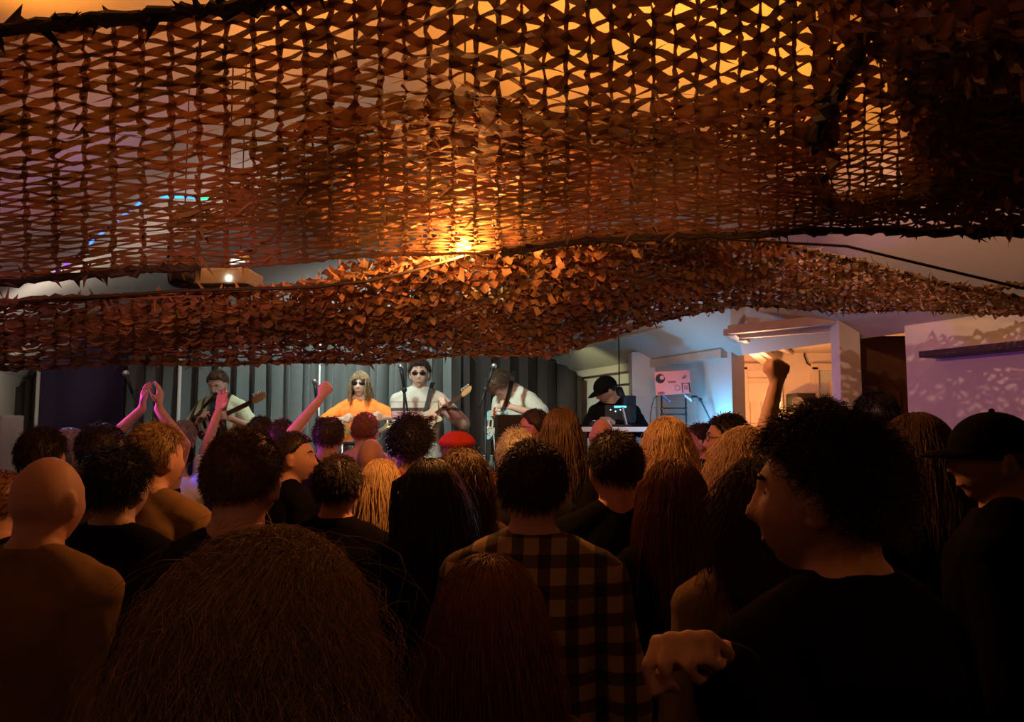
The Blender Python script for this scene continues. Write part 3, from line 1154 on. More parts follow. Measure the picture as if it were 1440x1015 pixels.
MB().box((0, .085, .10), (.22, .01, .17), Mx).build('lid', BLACKP, lp, bevel=.004)
MB().box((.02, .07, .165), (.10, .012, .014), Mx).build('light_strip', emit('cyan_glow', (.15, .75, .9), 1.6), lp)
for k in range(3):
    MB().ell((-.06 + k * .04, .066, .14 - .012 * (k % 2)), (.005,) * 3).build('indicator_light', emit('white_indicator', (.7, .85, 1), 2.5), lp)
MB().beam((.075, .0, .02), (.045, -.02, .16), .022, .012).build('stand_arm', mat('grey_plastic', (.4, .4, .4), rough=.5), lp)
# mixer
mx = empty('mixer', (at(845, 600, 6.3).x, 6.36, dk.z))
tag(mx, 'small audio mixer with purple lit knobs at the left of the high table', 'mixer')
MB().box((0, 0, .02), (.17, .17, .04)).build('case', BLACKP, mx, bevel=.005)
for i in range(3):
    for k in range(3):
        MB().lathe([(.002, .04), (.010, .04), (.008, .055), (.002, .055)], 10, (-.05 + i * .05, -.05 + k * .05, 0)).build('knob', METAL, mx, True)
# hanging black lamp on a bar behind
q = at(871, 552, 6.9)
hl = empty('stage_lamp', q)
tag(hl, 'small black cone lamp hanging behind the man in the dark cap', 'lamp')
MB().lathe([(.003, .055), (.025, .05), (.06, -.05), (.05, -.05), (.003, .03)], 18).build('shade', BLACKM, hl, True)
MB().beam((-.02, 0, .065), (.09, 0, .075), .02, .02).build('bar', BLACKM, hl)
MB().tube([(0, 0, .05), (0, 0, .06), (.0, .0, .7)], .006, 8).build('rod', BLACKM, hl, True)

# poster board on its stand
bz = at(946, 538, 6.15)
bo = empty('poster_board', bz, R(-6))
tag(bo, 'pink poster board with a round black emblem on a black stand', 'board')
BM = Matrix.Rotation(R(-3), 4, 'Y')
PINK = mat('pink_card', (.60, .20, .19), rough=.7, var=.04)
INK = mat('black_ink', (.015, .01, .012), rough=.7, var=.05)
INK2 = mat('red_brown_ink', (.22, .06, .06), rough=.7, var=.05)
k = 6.15 / F
MB().box((0, 0, 0), (49 * k, .012, 33 * k), BM.to_3x3()).build('card', PINK, bo)
def flat(pts, name, m, y=-.0085):
    vs = [BM @ Vector((x * k, y, z * k)) for x, z in pts] + [BM @ Vector((x * k, y + .002, z * k)) for x, z in pts]
    n = len(pts)
    mb = MB(); mb.add(vs, [tuple(range(n)), tuple(reversed(range(n, 2 * n)))] + [(i, n + i, n + (i + 1) % n, (i + 1) % n) for i in range(n)])
    return mb.build(name, m, bo)
circ = lambda cx, cz, r, n=24: [(cx + r * math.cos(2 * math.pi * i / n), cz + r * math.sin(2 * math.pi * i / n)) for i in range(n)]
flat(circ(-17, 6.5, 6.5), 'emblem_disc', INK)
flat(circ(-14.6, 8, 3.0), 'emblem_spot', PINK, -.0105)
for i, (x, w) in enumerate(((-6.4, 1.6), (-4.2, 1.8), (-1.9, 1.5), (.3, 1.9), (2.6, 1.6))):
    flat([(x, -.2), (x + w, -.2), (x + w, 2.2), (x, 2.0)], 'lettering', INK2)
def ring(cx, cz, r, t, name, m):
    mb = MB()
    mb.tube([BM @ Vector(((cx + r * math.cos(a)) * k, -.008, (cz + r * math.sin(a)) * k)) for a in np.linspace(0, 2 * math.pi, 25)], t * k, 6, False)
    return mb.build(name, m, bo, True)
ring(6, -8, 3.6, .3, 'ring_emblem', INK2)
flat([(13, 4.5), (18, 5), (19, 8), (17.5, 10), (16, 7), (14, 7.5)], 'figure_emblem', INK2)
flat([(12.3, -15.5), (13.4, -15.5), (13.0, -1), (12, -1)], 'frame_strip', INK)
flat([(22, -14.5), (23.6, -14.5), (23.2, -1.5), (21.6, -1.5)], 'frame_strip', INK)
flat([(13.5, -3), (21.8, -3), (21.8, -2.2), (13.5, -2.2)], 'frame_strip', INK2)
for x in (15.5, 17.6, 19.6):
    flat([(x, -11), (x + 1, -11), (x + 1, -5), (x, -5)], 'frame_mark', INK2)
flat([(-22, -15.5), (-12, -15.5), (-12.5, -12.6), (-17, -11.6), (-21, -12.4)], 'corner_emblem', INK2)
sd = empty('display_stand', (at(948, 600, 6.22).x, 6.22, .0))
tag(sd, 'thin black stand with two cross bars under the pink poster board', 'stand')
zt_ = at(948, 553, 6.22).z
xa, xb = at(930.5, 570, 6.22).x - sd.location.x, at(964.5, 570, 6.22).x - sd.location.x
for x in (xa, xb):
    MB().tube([(x, 0, 0), (x, 0, zt_)], .007, 8).build('post', BLACKM, sd, True)
for py in (574, 582.5):
    z = at(948, py, 6.22).z
    br = MB().tube([(xa, 0, z), (xb, 0, z)], .006, 8).build('cross_bar', BLACKM, sd, True)
    for x in (xa, xb):
        MB().ell((x, 0, z), (.013, .013, .013), None, 10, 8).build('knob', BLACKM, br, True)
MB().box(((xa + xb) / 2, 0, .02), (xb - xa + .1, .3, .04)).build('base', BLACKM, sd)
# folded cloths hanging off the stand
BLUEC = mat('blue_cloth', (.06, .20, .55), rough=.9)
q = at(937, 560, 6.16)
cl = MB(); cl.beam(at(931, 556, 6.17), at(942, 565, 6.15), .012, .05, (0, 1, 0))
tag(cl.build('cloth', BLUEC, bevel=.004), 'blue cloth strip hanging under the left of the pink poster board', 'cloth')
cl = MB(); cl.beam(at(963, 556, 6.17), at(972, 563, 6.14), .012, .05, (0, 1, 0))
tag(cl.build('cloth', mat('white_cloth', (.7, .7, .7), rough=.9), bevel=.004), 'white folded cloth hanging under the right of the pink poster board', 'cloth')
# bent desk microphone and cables
gs = MB().tube([at(975, 558, 6.1), at(980, 557.5, 6.1), at(985, 562, 6.1), at(992, 576, 6.1), at(1003, 598, 6.1), at(1012, 640, 6.1)], .006, 8)
go = gs.build('lamp_arm', BLACKM, None, True)
tag(go, 'thin bent black lamp arm right of the pink poster board', 'lamp')
MB().ell(at(985, 562, 6.1), (.014, .014, .016)).build('joint', BLACKM, go, True)
MB().capsule(at(974, 558, 6.1), at(979, 557.5, 6.1), .012, .009, 8).build('lamp_head', BLACKM, go, True)
cb = MB().tube([at(926, 556, 6.2), at(920, 559, 6.2), at(917, 570, 6.2), at(915, 582, 6.2), at(914, 640, 6.2)], .004, 6)
tag(cb.build('cable', BLACKP, None, True), 'thin looped cable beside the white pillar', 'cable')

# ------------------------------------------------------------ ceiling fittings behind the net
pj = empty('projector', at(318, 404, 3.75))
tag(pj, 'cream ceiling projector with a bright white light behind the net', 'projector')
kk = 3.75 / F
CREAM = mat('cream_plastic', (.55, .52, .42), rough=.5, var=.04)
MB().box((0, 0, 10 * kk), (86 * kk, .22, 24 * kk)).build('case', CREAM, pj, bevel=.012)
MB().box((0, -.02, -4 * kk), (90 * kk, .24, 5 * kk)).build('base_plate', BLACKP, pj, bevel=.004)
MB().ell((15 * kk, -.115, 7 * kk), (.011, .008, .011)).build('indicator_light', emit('white_lamp_glow', (.95, 1, .9), 14), pj, True)
MB().tube([(0, 0, 20 * kk), (0, 0, 1.2)], .004, 8).build('mount', BLACKM, pj, True)
cn = empty('stage_lamp', at(338, 366, 3.8))
tag(cn, 'silver lamp can above the cream projector', 'lamp')
MB().lathe([(.003, .05), (.03, .045), (.042, .02), (.045, -.045), (.04, -.045), (.003, -.02)], 20, (0, 0, 0), Matrix.Rotation(R(-60), 3, 'X')).build('can', mat('bright_metal', (.75, .8, .75), rough=.35, metal=.3), cn, True)
MB().ell((0, -.045, -.02), (.03, .012, .025)).build('lens', emit('pale_green_glow', (.75, 1, .85), 2.2), cn, True)
MB().tube([(0, 0, .03), (0, 0, 1.2)], .003, 8).build('hanger', BLACKM, cn, True)
bk = empty('stage_lamp', at(257, 376, 3.6))
tag(bk, 'round black lamp can hanging behind the net left of the projector', 'lamp')
MB().lathe([(.003, .07), (.045, .065), (.06, .03), (.062, -.05), (.052, -.085), (.045, -.085), (.003, -.03)], 22, (0, 0, 0), Matrix.Rotation(R(-15), 3, 'X')).build('can', BLACKM, bk, True)
MB().tube([(-.07, 0, 0), (-.07, 0, .10), (0, 0, .12), (.07, 0, .10), (.07, 0, 0)], .007, 8).build('yoke', BLACKM, bk, True)
MB().tube([(0, 0, .12), (0, 0, 1.1)], .003, 8).build('hanger', BLACKM, bk, True)
# LED rope light
lr = empty('light_strip', at(190, 300, 3.9))
tag(lr, 'blue and green glowing LED strip above the net at the left', 'light strip')
pth = [(74, 386), (86, 378), (102, 366), (118, 350), (136, 334), (152, 320), (170, 306), (188, 292), (205, 279), (222, 276), (243, 277), (262, 277), (280, 279), (297, 279)]
W_ = [at(x, y, 3.9) - lr.location for x, y in pth]
MB().tube([p + Vector((0, .012, .008)) for p in W_], .006, 8).build('carrier', BLACKP, lr, True)
for i in range(len(W_) - 1):
    if i in (2,):
        continue
    a, b = W_[i].lerp(W_[i + 1], .12), W_[i].lerp(W_[i + 1], .8)
    t = i / (len(W_) - 2)
    if i == 12: m = emit('led_green', (.03, 1, .30), 2.5)
    elif i < 2: m = emit('led_violet', (.12, .03, 1), 5)
    elif i < 9: m = emit('led_blue', (.03, .14, 1), 4.5)
    else: m = emit('led_cyan', (.02, .25, 1), 4)
    MB().tube([a, b], .0065, 8).build('led', m, lr, True)
# bare warm bulb hanging between the two nets
bb = empty('light_bulb', at(652, 347, 2.9))
tag(bb, 'bare glowing warm bulb hanging between the nets', 'bulb')
MB().lathe([(.003, -.030), (.018, -.026), (.026, -.008), (.022, .012), (.012, .026), (.003, .03)], 18).build('glass', emit('bulb_glow', (1, .72, .32), 40), bb, True)
MB().lathe([(.003, .028), (.014, .028), (.014, .07), (.003, .07)], 14).build('socket', BLACKM, bb, True)
MB().tube([(0, 0, .065), (0, .02, .4), (0, .02, .95)], .004, 6).build('flex', BLACKM, bb, True)
# ------------------------------------------------------------ camouflage nets
def net_mat(name, c0, c1, tr):
    m = bpy.data.materials.new(name)
    nt, N, L = nodes_of(m)
    out = N.new('ShaderNodeOutputMaterial')
    tc = N.new('ShaderNodeTexCoord')
    nz = N.new('ShaderNodeTexNoise'); nz.inputs['Scale'].default_value = 5; nz.inputs['Detail'].default_value = 5
    L.new(tc.outputs['Object'], nz.inputs['Vector'])
    cr = N.new('ShaderNodeValToRGB')
    cr.color_ramp.elements[0].position = .4; cr.color_ramp.elements[0].color = list(c0) + [1]
    cr.color_ramp.elements[1].position = .6; cr.color_ramp.elements[1].color = list(c1) + [1]
    L.new(nz.outputs['Fac'], cr.inputs[0])
    d = N.new('ShaderNodeBsdfPrincipled'); d.inputs['Roughness'].default_value = .55
    d.inputs['Specular IOR Level'].default_value = .35
    t = N.new('ShaderNodeBsdfTranslucent')
    L.new(cr.outputs[0], d.inputs['Base Color']); L.new(cr.outputs[0], t.inputs['Color'])
    mx = N.new('ShaderNodeMixShader'); mx.inputs[0].default_value = tr
    L.new(d.outputs[0], mx.inputs[1]); L.new(t.outputs[0], mx.inputs[2]); L.new(mx.outputs[0], out.inputs[0])
    return m


NETM = net_mat('camouflage_net_cloth', (.30, .14, .085), (.20, .13, .065), .28)
HEMM = net_mat('net_hem_rope', (.03, .02, .014), (.045, .03, .02), .05)


def catmull(G, u, v):
    """G: rows x cols x 3 control points, u over columns, v over rows"""
    nr, nc, _ = G.shape
    Gp = np.pad(G, ((1, 1), (1, 1), (0, 0)), mode='edge')
    Gp[0] = 2 * Gp[1] - Gp[2]; Gp[-1] = 2 * Gp[-2] - Gp[-3]
    Gp[:, 0] = 2 * Gp[:, 1] - Gp[:, 2]; Gp[:, -1] = 2 * Gp[:, -2] - Gp[:, -3]
    iu = np.clip(np.floor(u).astype(int), 0, nc - 2); fu = u - iu
    iv = np.clip(np.floor(v).astype(int), 0, nr - 2); fv = v - iv
    def w(t):
        return [(-t ** 3 + 2 * t ** 2 - t) / 2, (3 * t ** 3 - 5 * t ** 2 + 2) / 2, (-3 * t ** 3 + 4 * t ** 2 + t) / 2, (t ** 3 - t ** 2) / 2]
    wu, wv = w(fu), w(fv)
    P = 0
    for a in range(4):
        for b in range(4):
            P = P + Gp[iv + a, iu + b] * (wv[a] * wu[b])[..., None]
    return P


def net(name, G, pxs, cols, rows_v, label, width=.42, cord=.10, knot=.2, relief=.35, wave=.02, twist=.6, tatter=.25, jitter=.13, drop=None, lift=0.0, seed=1, cat='net'):
    """zigzag strips cut from cloth, hung on knotted cords. cols: column positions in px units of pxs; rows_v: row positions"""
    g = np.random.default_rng(seed)
    G = np.array(G, float)
    pxs = np.array(pxs, float)
    cu = np.interp(cols, pxs, np.arange(len(pxs)))
    rv = np.array(rows_v, float)
    nC, nR = len(cu), len(rv)
    ph = g.uniform(0, 6, 6)

    def S(ci, rj):
        u = np.interp(ci, np.arange(nC), cu)
        v = np.interp(rj, np.arange(nR), rv)
        P = catmull(G, np.asarray(u, float), np.asarray(v, float))
        w = np.sin(P[..., 0] * 3.1 + ph[0]) * np.sin(P[..., 1] * 3.7 + ph[1]) + .6 * np.sin(P[..., 0] * 7.3 + P[..., 1] * 2.1 + ph[2]) + .5 * np.sin(P[..., 1] * 8.3 - P[..., 0] * 3 + ph[3])
        P[..., 2] += w * wave + lift
        return P
    jit = g.normal(size=(nC + 2, 2 * nR + 4, 2)) * jitter

    def node(i, j2):
        """i column, j2 half-rows; jittered node positions"""
        return i + jit[i, j2, 0] * .8, j2 / 2 + jit[i, j2, 1]
    A, B = [], []
    for i in range(nC - 1):
        o0, o1 = i % 2, (i + 1) % 2
        for j in range(nR - 1):
            a = (i, 2 * j + o0)
            b = (i + 1, 2 * j + 1 if o0 == 0 else 2 * j + 2)
            c = (i, 2 * j + 2 + o0)
            bb = (i + 1, 2 * j + o1)
            if o0 == 0:
                prs = [((i, 2 * j), (i + 1, 2 * j + 1)), ((i + 1, 2 * j + 1), (i, 2 * j + 2))]
            else:
                prs = [((i + 1, 2 * j), (i, 2 * j + 1)), ((i, 2 * j + 1), (i + 1, 2 * j + 2))]
            for p, q in prs:
                if max(p[1], q[1]) / 2 > nR - 1:
                    continue
                if drop is not None and drop((p[0] + q[0]) / 2, (p[1] + q[1]) / 4, g):
                    continue
                A.append(node(*p)); B.append(node(*q))
    A, B = np.array(A), np.array(B)
    n = len(A)
    K = 5
    ts = np.linspace(-.06, 1.06, K)
    P = np.stack([S(A[:, 0] + (B[:, 0] - A[:, 0]) * t, A[:, 1] + (B[:, 1] - A[:, 1]) * t) for t in ts])    # K,n,3
    mid = (A + B) / 2
    e = .3
    du = (S(mid[:, 0] + e, mid[:, 1]) - S(mid[:, 0] - e, mid[:, 1])) / (2 * e)
    dv = (S(mid[:, 0], mid[:, 1] + e) - S(mid[:, 0], mid[:, 1] - e)) / (2 * e)
    nn = np.cross(du, dv); nn /= np.linalg.norm(nn, axis=1)[:, None] + 1e-9
    rowl = np.linalg.norm(dv, axis=1)[:, None]
    tang = P[-1] - P[0]; tang /= np.linalg.norm(tang, axis=1)[:, None] + 1e-9
    side_ = np.cross(nn, tang); side_ /= np.linalg.norm(side_, axis=1)[:, None] + 1e-9
    wid = rowl * width * g.uniform(.75, 1.3, (n, 1)) * .5
    bul = rowl * relief * g.normal(size=(n, 1))
    tw0 = g.normal(size=(n, 1)) * twist
    tw1 = tw0 + g.normal(size=(n, 1)) * twist * .6
    V = np.empty((K, n, 2, 3))
    for k, t in enumerate(ts):
        tw = tw0 + (tw1 - tw0) * t
        prof = .72 + .5 * math.sin(max(0, min(1, t)) * math.pi)
        sd = side_ * np.cos(tw) + nn * np.sin(tw)
        c = P[k] + nn * bul * math.sin(max(0, min(1, t)) * math.pi)
        asym = g.uniform(.75, 1.25, (n, 1)); asym2 = g.uniform(.75, 1.25, (n, 1))
        V[k, :, 0] = c + sd * wid * prof * asym
        V[k, :, 1] = c - sd * wid * prof * asym2
    verts = V.reshape(-1, 3)
    ii = np.arange(n)
    faces = []
    for k in range(K - 1):
        a0 = (k * n + ii) * 2; b0 = ((k + 1) * n + ii) * 2
        faces.append(np.stack([a0, a0 + 1, b0 + 1, b0], 1))
    faces = np.concatenate(faces).tolist()
    allv = [verts]
    off = len(verts)
    # cords along the columns
    cv, cf = [], []
    for i in range(nC):
        js = np.arange(0, nR - 1 + 1e-6, .5)
        ci = i + np.array([jit[i, min(int(2 * j), 2 * nR + 3), 0] * .8 for j in js])
        C = S(ci, js + 0.0)
        Cl = S(ci - .5, js); Cr = S(ci + .5, js)
        sd = Cr - Cl
        keep = np.ones(len(js), bool)
        if drop is not None:
            keep = np.array([not drop(i, j, g) for j in js])
        wv = (cord * .5) * g.uniform(.5, 1.7, (len(js), 1))
        zz = np.zeros_like(C); zz[:, 2] = g.normal(size=len(js)) * .15 * np.linalg.norm(sd, axis=1) * .3
        L_, R_ = C - sd * wv + zz, C + sd * wv - zz * .5
        o = off + len(cv)
        for k in range(len(js)):
            cv.append(L_[k]); cv.append(R_[k])
        for k in range(len(js) - 1):
            if keep[k] and keep[k + 1]:
                cf.append((o + 2 * k, o + 2 * k + 1, o + 2 * k + 3, o + 2 * k + 2))
        # knots and tatters
        for k in range(len(js)):
            if not keep[k]:
                continue
            cl = np.linalg.norm(sd[k])
            o = off + len(cv)
            r = cl * knot * g.uniform(.5, 1.3) * .6
            a = g.normal(size=3); a /= np.linalg.norm(a)
            b = np.cross(a, g.normal(size=3)); b /= np.linalg.norm(b) + 1e-9
            c = np.cross(a, b)
            cv += [C[k] + a * r, C[k] + b * r * .6 + c * r * .3, C[k] - a * r, C[k] - b * r * .6 + c * r * .3]
            cf += [(o, o + 1, o + 3), (o + 1, o + 2, o + 3)]
            if g.random() < tatter:
                o = off + len(cv)
                dr = sd[k] * g.normal() * .5 + np.array((0, 0, -1)) * cl * g.uniform(.1, .6) + g.normal(size=3) * cl * .2
                cv += [C[k] - sd[k] * .12, C[k] + sd[k] * .12, C[k] + dr]
                cf += [(o, o + 1, o + 2)]
    allv.append(np.array(cv).reshape(-1, 3))
    faces += cf
    mb = MB()
    mb.v = np.concatenate(allv).tolist()
    mb.f = [tuple(f) for f in faces]
    o = mb.build(name, NETM)
    if label:
        tag(o, label, cat)
    return o, S, nC, nR


def hem(parent, pts, r, spike=.05, seed=3, m=None):
    """bunched lumpy edge with torn points"""
    g = np.random.default_rng(seed)
    mb = MB()
    P = [Vector(p) for p in pts]
    dens = []
    for a, b in zip(P[:-1], P[1:]):
        k = max(2, int((b - a).length / .03))
        dens += [a.lerp(b, t / k) for t in range(k)]
    dens.append(P[-1])
    for strand in range(3):
        off = [Vector(g.normal(size=3)) * r * .45 for _ in dens]
        mb.tube([d + o for d, o in zip(dens, off)], [r * g.uniform(.45, 1.15) for _ in dens], 7)
    for d in dens:
        for _ in range(1 if g.random() < .75 else 2):
            t = Vector(g.normal(size=3)); t.normalize()
            l = spike * g.uniform(.3, 1.2)
            u = t.orthogonal().normalized() * r * g.uniform(.5, 1.1)
            w = t.cross(u).normalized() * r * .3
            o = len(mb.v)
            mb.v += [tuple(d + u), tuple(d - u), tuple(d + w), tuple(d + t * (l + r))]
            mb.f += [(o, o + 1, o + 3), (o + 1, o + 2, o + 3), (o + 2, o, o + 3)]
    return mb.build('hem', m or HEMM, parent)


# sheet nearest the camera
px1 = [-90, 160, 400, 640, 880, 1120, 1300, 1520]
rows1 = [
    ([52, 25, -10, -60, -90, -90, -90, -90], [1.75, 1.70, 1.65, 1.50, 1.45, 1.40, 1.40, 1.40]),
    ([140, 130, 110, 95, 90, 80, 60, 50], [1.95, 1.95, 1.95, 1.9, 1.9, 1.85, 1.8, 1.8]),
    ([245, 235, 215, 205, 205, 190, 170, 150], [2.25, 2.3, 2.4, 2.4, 2.4, 2.3, 2.2, 2.1]),
    ([335, 325, 300, 285, 280, 270, 255, 240], [2.5, 2.55, 2.65, 2.7, 2.65, 2.55, 2.45, 2.35]),
    ([394, 388, 370, 350, 338, 330, 325, 318], [2.7, 2.75, 2.8, 2.8, 2.8, 2.75, 2.65, 2.55]),
]
G1 = [[at(x, y, d) for x, y, d in zip(px1, ys, ds)] for ys, ds in rows1]
# column spacing follows the stretch of the cloth: wide at the left, tighter to the right
cols = [-90.0]
while cols[-1] < 1520:
    x = cols[-1]
    cols.append(x + float(np.interp(x, [0, 330, 600, 1000, 1150, 1300, 1520], [42, 38, 33, 29, 24, 26, 30])))
rv = [0.0]
while rv[-1] < 4:
    v = rv[-1]
    rv.append(v + float(np.interp(v, [0, 1, 1.6, 2.2, 3, 4], [.19, .165, .135, .125, .12, .13])))
rv = [min(4, v) for v in rv]
o1, S1, c1, r1 = net('camouflage_net', G1, px1, cols, rv, 'wide camouflage net draped overhead, the sheet nearest the viewer', width=.37, cord=.19, knot=.2, relief=.12, wave=.012, twist=.28, tatter=.07, jitter=.07, seed=4)
hem(o1, [Vector(S1(np.array([i * 1.0]), np.array([0.0]))[0]) for i in range(c1)], .016, .05)
hem(o1, [Vector(S1(np.array([i * 1.0]), np.array([r1 - 1.0]))[0]) for i in range(c1) if cols[i] < 300], .015, .05, 5)
hem(o1, [Vector(S1(np.array([i * 1.0]), np.array([r1 - 1.0]))[0]) for i in range(c1) if 290 < cols[i] < 720], .006, .04, 5, NETM)
hem(o1, [Vector(S1(np.array([i * 1.0]), np.array([r1 - 1.0]))[0]) for i in range(c1) if cols[i] > 700], .013, .05, 6)
# second layer lying over its far half
def bare(i, j, g):
    x = np.interp(i, np.arange(len(cols2)), cols2)
    v = np.interp(j, np.arange(len(rv2)), rv2)
    edge = np.interp(x, [0, 230, 420, 600, 900, 1020, 1150, 1175, 1290, 1310, 1520], [9, 3.0, 1.8, 1.65, 1.7, 1.6, 1.7, 3.2, 3.2, 1.8, 1.6])
    return v < edge + g.normal() * .08 or (v > 3.45 and x < 440)
cols2 = [-60 + 26.0 * i for i in range(61)]
rv2 = [1.2 + .085 * i for i in range(34)]
rv2 = [v for v in rv2 if v < 4.0]
G2 = [[p + Vector((0, .06, .075)) for p in r] for r in G1]
o2, S2, c2, r2 = net('camouflage_net', G2, px1, cols2, rv2, 'crumpled second camouflage net layer lying over the far half of the nearest sheet', width=.58, cord=.12, knot=.18, relief=.4, wave=.03, twist=.6, tatter=.15, drop=bare, seed=9)

# far sheet, from the bulb down to its hem above the stage
px3 = [-90, 120, 300, 460, 640, 800, 930, 1040, 1190, 1330, 1490]
up3 = [432, 422, 412, 402, 352, 342, 338, 340, 362, 402, 428]
dU = [2.6, 2.65, 2.75, 2.85, 2.95, 3.0, 3.05, 3.1, 3.1, 3.0, 2.9]
lo3 = [513, 510, 507, 504, 500, 490, 448, 432, 436, 436, 434]
dL = [3.4, 3.5, 3.7, 3.9, 4.2, 4.3, 4.3, 4.3, 4.1, 3.7, 3.4]
G3 = []
for t, sag in ((0, 0), (.33, .05), (.67, .05), (1, 0)):
    G3.append([at(x, a + (b - a) * t, c + (d - c) * t) - Vector((0, 0, sag * (1 if 300 < x < 1000 else .3))) for x, a, b, c, d in zip(px3, up3, lo3, dU, dL)])
cols3 = [-90.0]
while cols3[-1] < 1490:
    x = cols3[-1]
    cols3.append(x + float(np.interp(x, [0, 200, 450, 700, 1000, 1500], [24, 20, 14, 11, 10, 12])))
rv3 = np.linspace(0, 3, 22).tolist()
o3, S3, c3, r3 = net('camouflage_net', G3, px3, cols3, rv3, 'far camouflage net sheet hanging from the bulb to above the stage', width=.44, cord=.12, knot=.13, relief=.28, wave=.014, twist=.45, tatter=.03, jitter=.1, seed=12)
hem(o3, [Vector(S3(np.array([i * 1.0]), np.array([0.0]))[0]) for i in range(c3)], .009, .045, 7, NETM)
hem(o3, [Vector(S3(np.array([i * 1.0]), np.array([r3 - 1.0]))[0]) for i in range(c3)], .010, .045, 8, NETM)
# its doubled layer over the middle
def bare3(i, j, g):
    x = np.interp(i, np.arange(len(cols4)), cols4)
    v = np.interp(j, np.arange(len(rv4)), rv4)
    lo = np.interp(x, [-90, 120, 200, 250, 400, 470, 1000, 1060, 1500], [2.2, 2.2, 1.2, .9, .8, .1, .1, 2.4, 2.5])
    return v < lo + g.normal() * .1
cols4 = np.arange(-80, 1490, 11.0).tolist()
rv4 = np.linspace(.05, 2.97, 30).tolist()
G4 = [[p + Vector((0, .05, .09)) for p in r] for r in G3]
o4, S4, c4, r4 = net('camouflage_net', G4, px3, cols4, rv4, 'doubled camouflage net layer lying over the far sheet behind the bulb', width=.62, cord=.13, knot=.15, relief=.5, wave=.025, twist=.6, tatter=.03, drop=bare3, seed=15)

# heaped folds at the upper right
px5 = [1150, 1240, 1330, 1430, 1540]
rows5 = [([-110, -110, -110, -110, -110], [1.62, 1.6, 1.58, 1.58, 1.55]), ([20, 20, 30, 30, 20], [1.85, 1.83, 1.8, 1.8, 1.8]),
         ([150, 130, 120, 120, 120], [2.15, 2.15, 2.1, 2.1, 2.0]), ([245, 240, 230, 225, 220], [2.5, 2.45, 2.4, 2.35, 2.3]), ([318, 316, 314, 312, 310], [2.75, 2.7, 2.65, 2.6, 2.5])]
G5 = [[at(x, y, d) for x, y, d in zip(px5, ys, ds)] for ys, ds in rows5]
cols5 = np.arange(1150, 1540, 13.0).tolist()
rv5 = np.linspace(0, 4, 44).tolist()
def bare5(i, j, g):
    x = np.interp(i, np.arange(len(cols5)), cols5)
    v = np.interp(j, np.arange(len(rv5)), rv5)
    py = np.interp(v, [0, 1, 2, 3, 4], [-110, 25, 130, 232, 314])
    # open wedge of thin netting below the fold, and a gap near the top
    if 1165 < x < 1305 and 30 < py < 262 and abs(x - (1205 + (py - 60) * .18)) < 14 + (py - 40) * .28:
        return True
    if 1215 < x < 1390 and -20 < py < 24:
        return True
    return g.random() < .3
o5, S5, c5, r5 = net('camouflage_net', G5, px5, cols5, rv5, 'heaped dark folds of camouflage net at the upper right', width=.85, cord=.2, knot=.5, relief=.9, wave=.035, twist=.8, tatter=.6, drop=bare5, seed=21)
G6 = [[p + Vector((0, .05, .10)) for p in r] for r in G5]
def bare6(i, j, g):
    x = np.interp(i, np.arange(len(cols5)), cols5)
    return x < 1285 or bare5(i, j, g)
o6, S6, c6, r6 = net('camouflage_net', G6, px5, cols5, rv5, 'topmost folded camouflage net layer above the heap at the upper right', width=.9, cord=.2, knot=.5, relief=.9, wave=.04, twist=.9, tatter=.6, drop=bare6, seed=23)
# gathered fold running down the heap
hem(o5, [at(1262, -60, 1.55), at(1238, 0, 1.68), at(1205, 70, 1.85), at(1175, 130, 2.0), at(1140, 205, 2.3)], .022, .05, 11)
# tension rope between the sheets
rp = MB().tube([at(-80, 432, 2.62), at(100, 420, 2.62), at(250, 409, 2.66), at(440, 404, 2.72), at(520, 395, 2.78), at(592, 378, 2.85), at(700, 345, 2.95), at(900, 330, 3.0), at(1190, 346, 3.0), at(1500, 420, 2.9)], .006, 8)
tag(rp.build('rope', HEMM, None, True), 'dark tension rope carrying the edges of the two net sheets', 'rope')
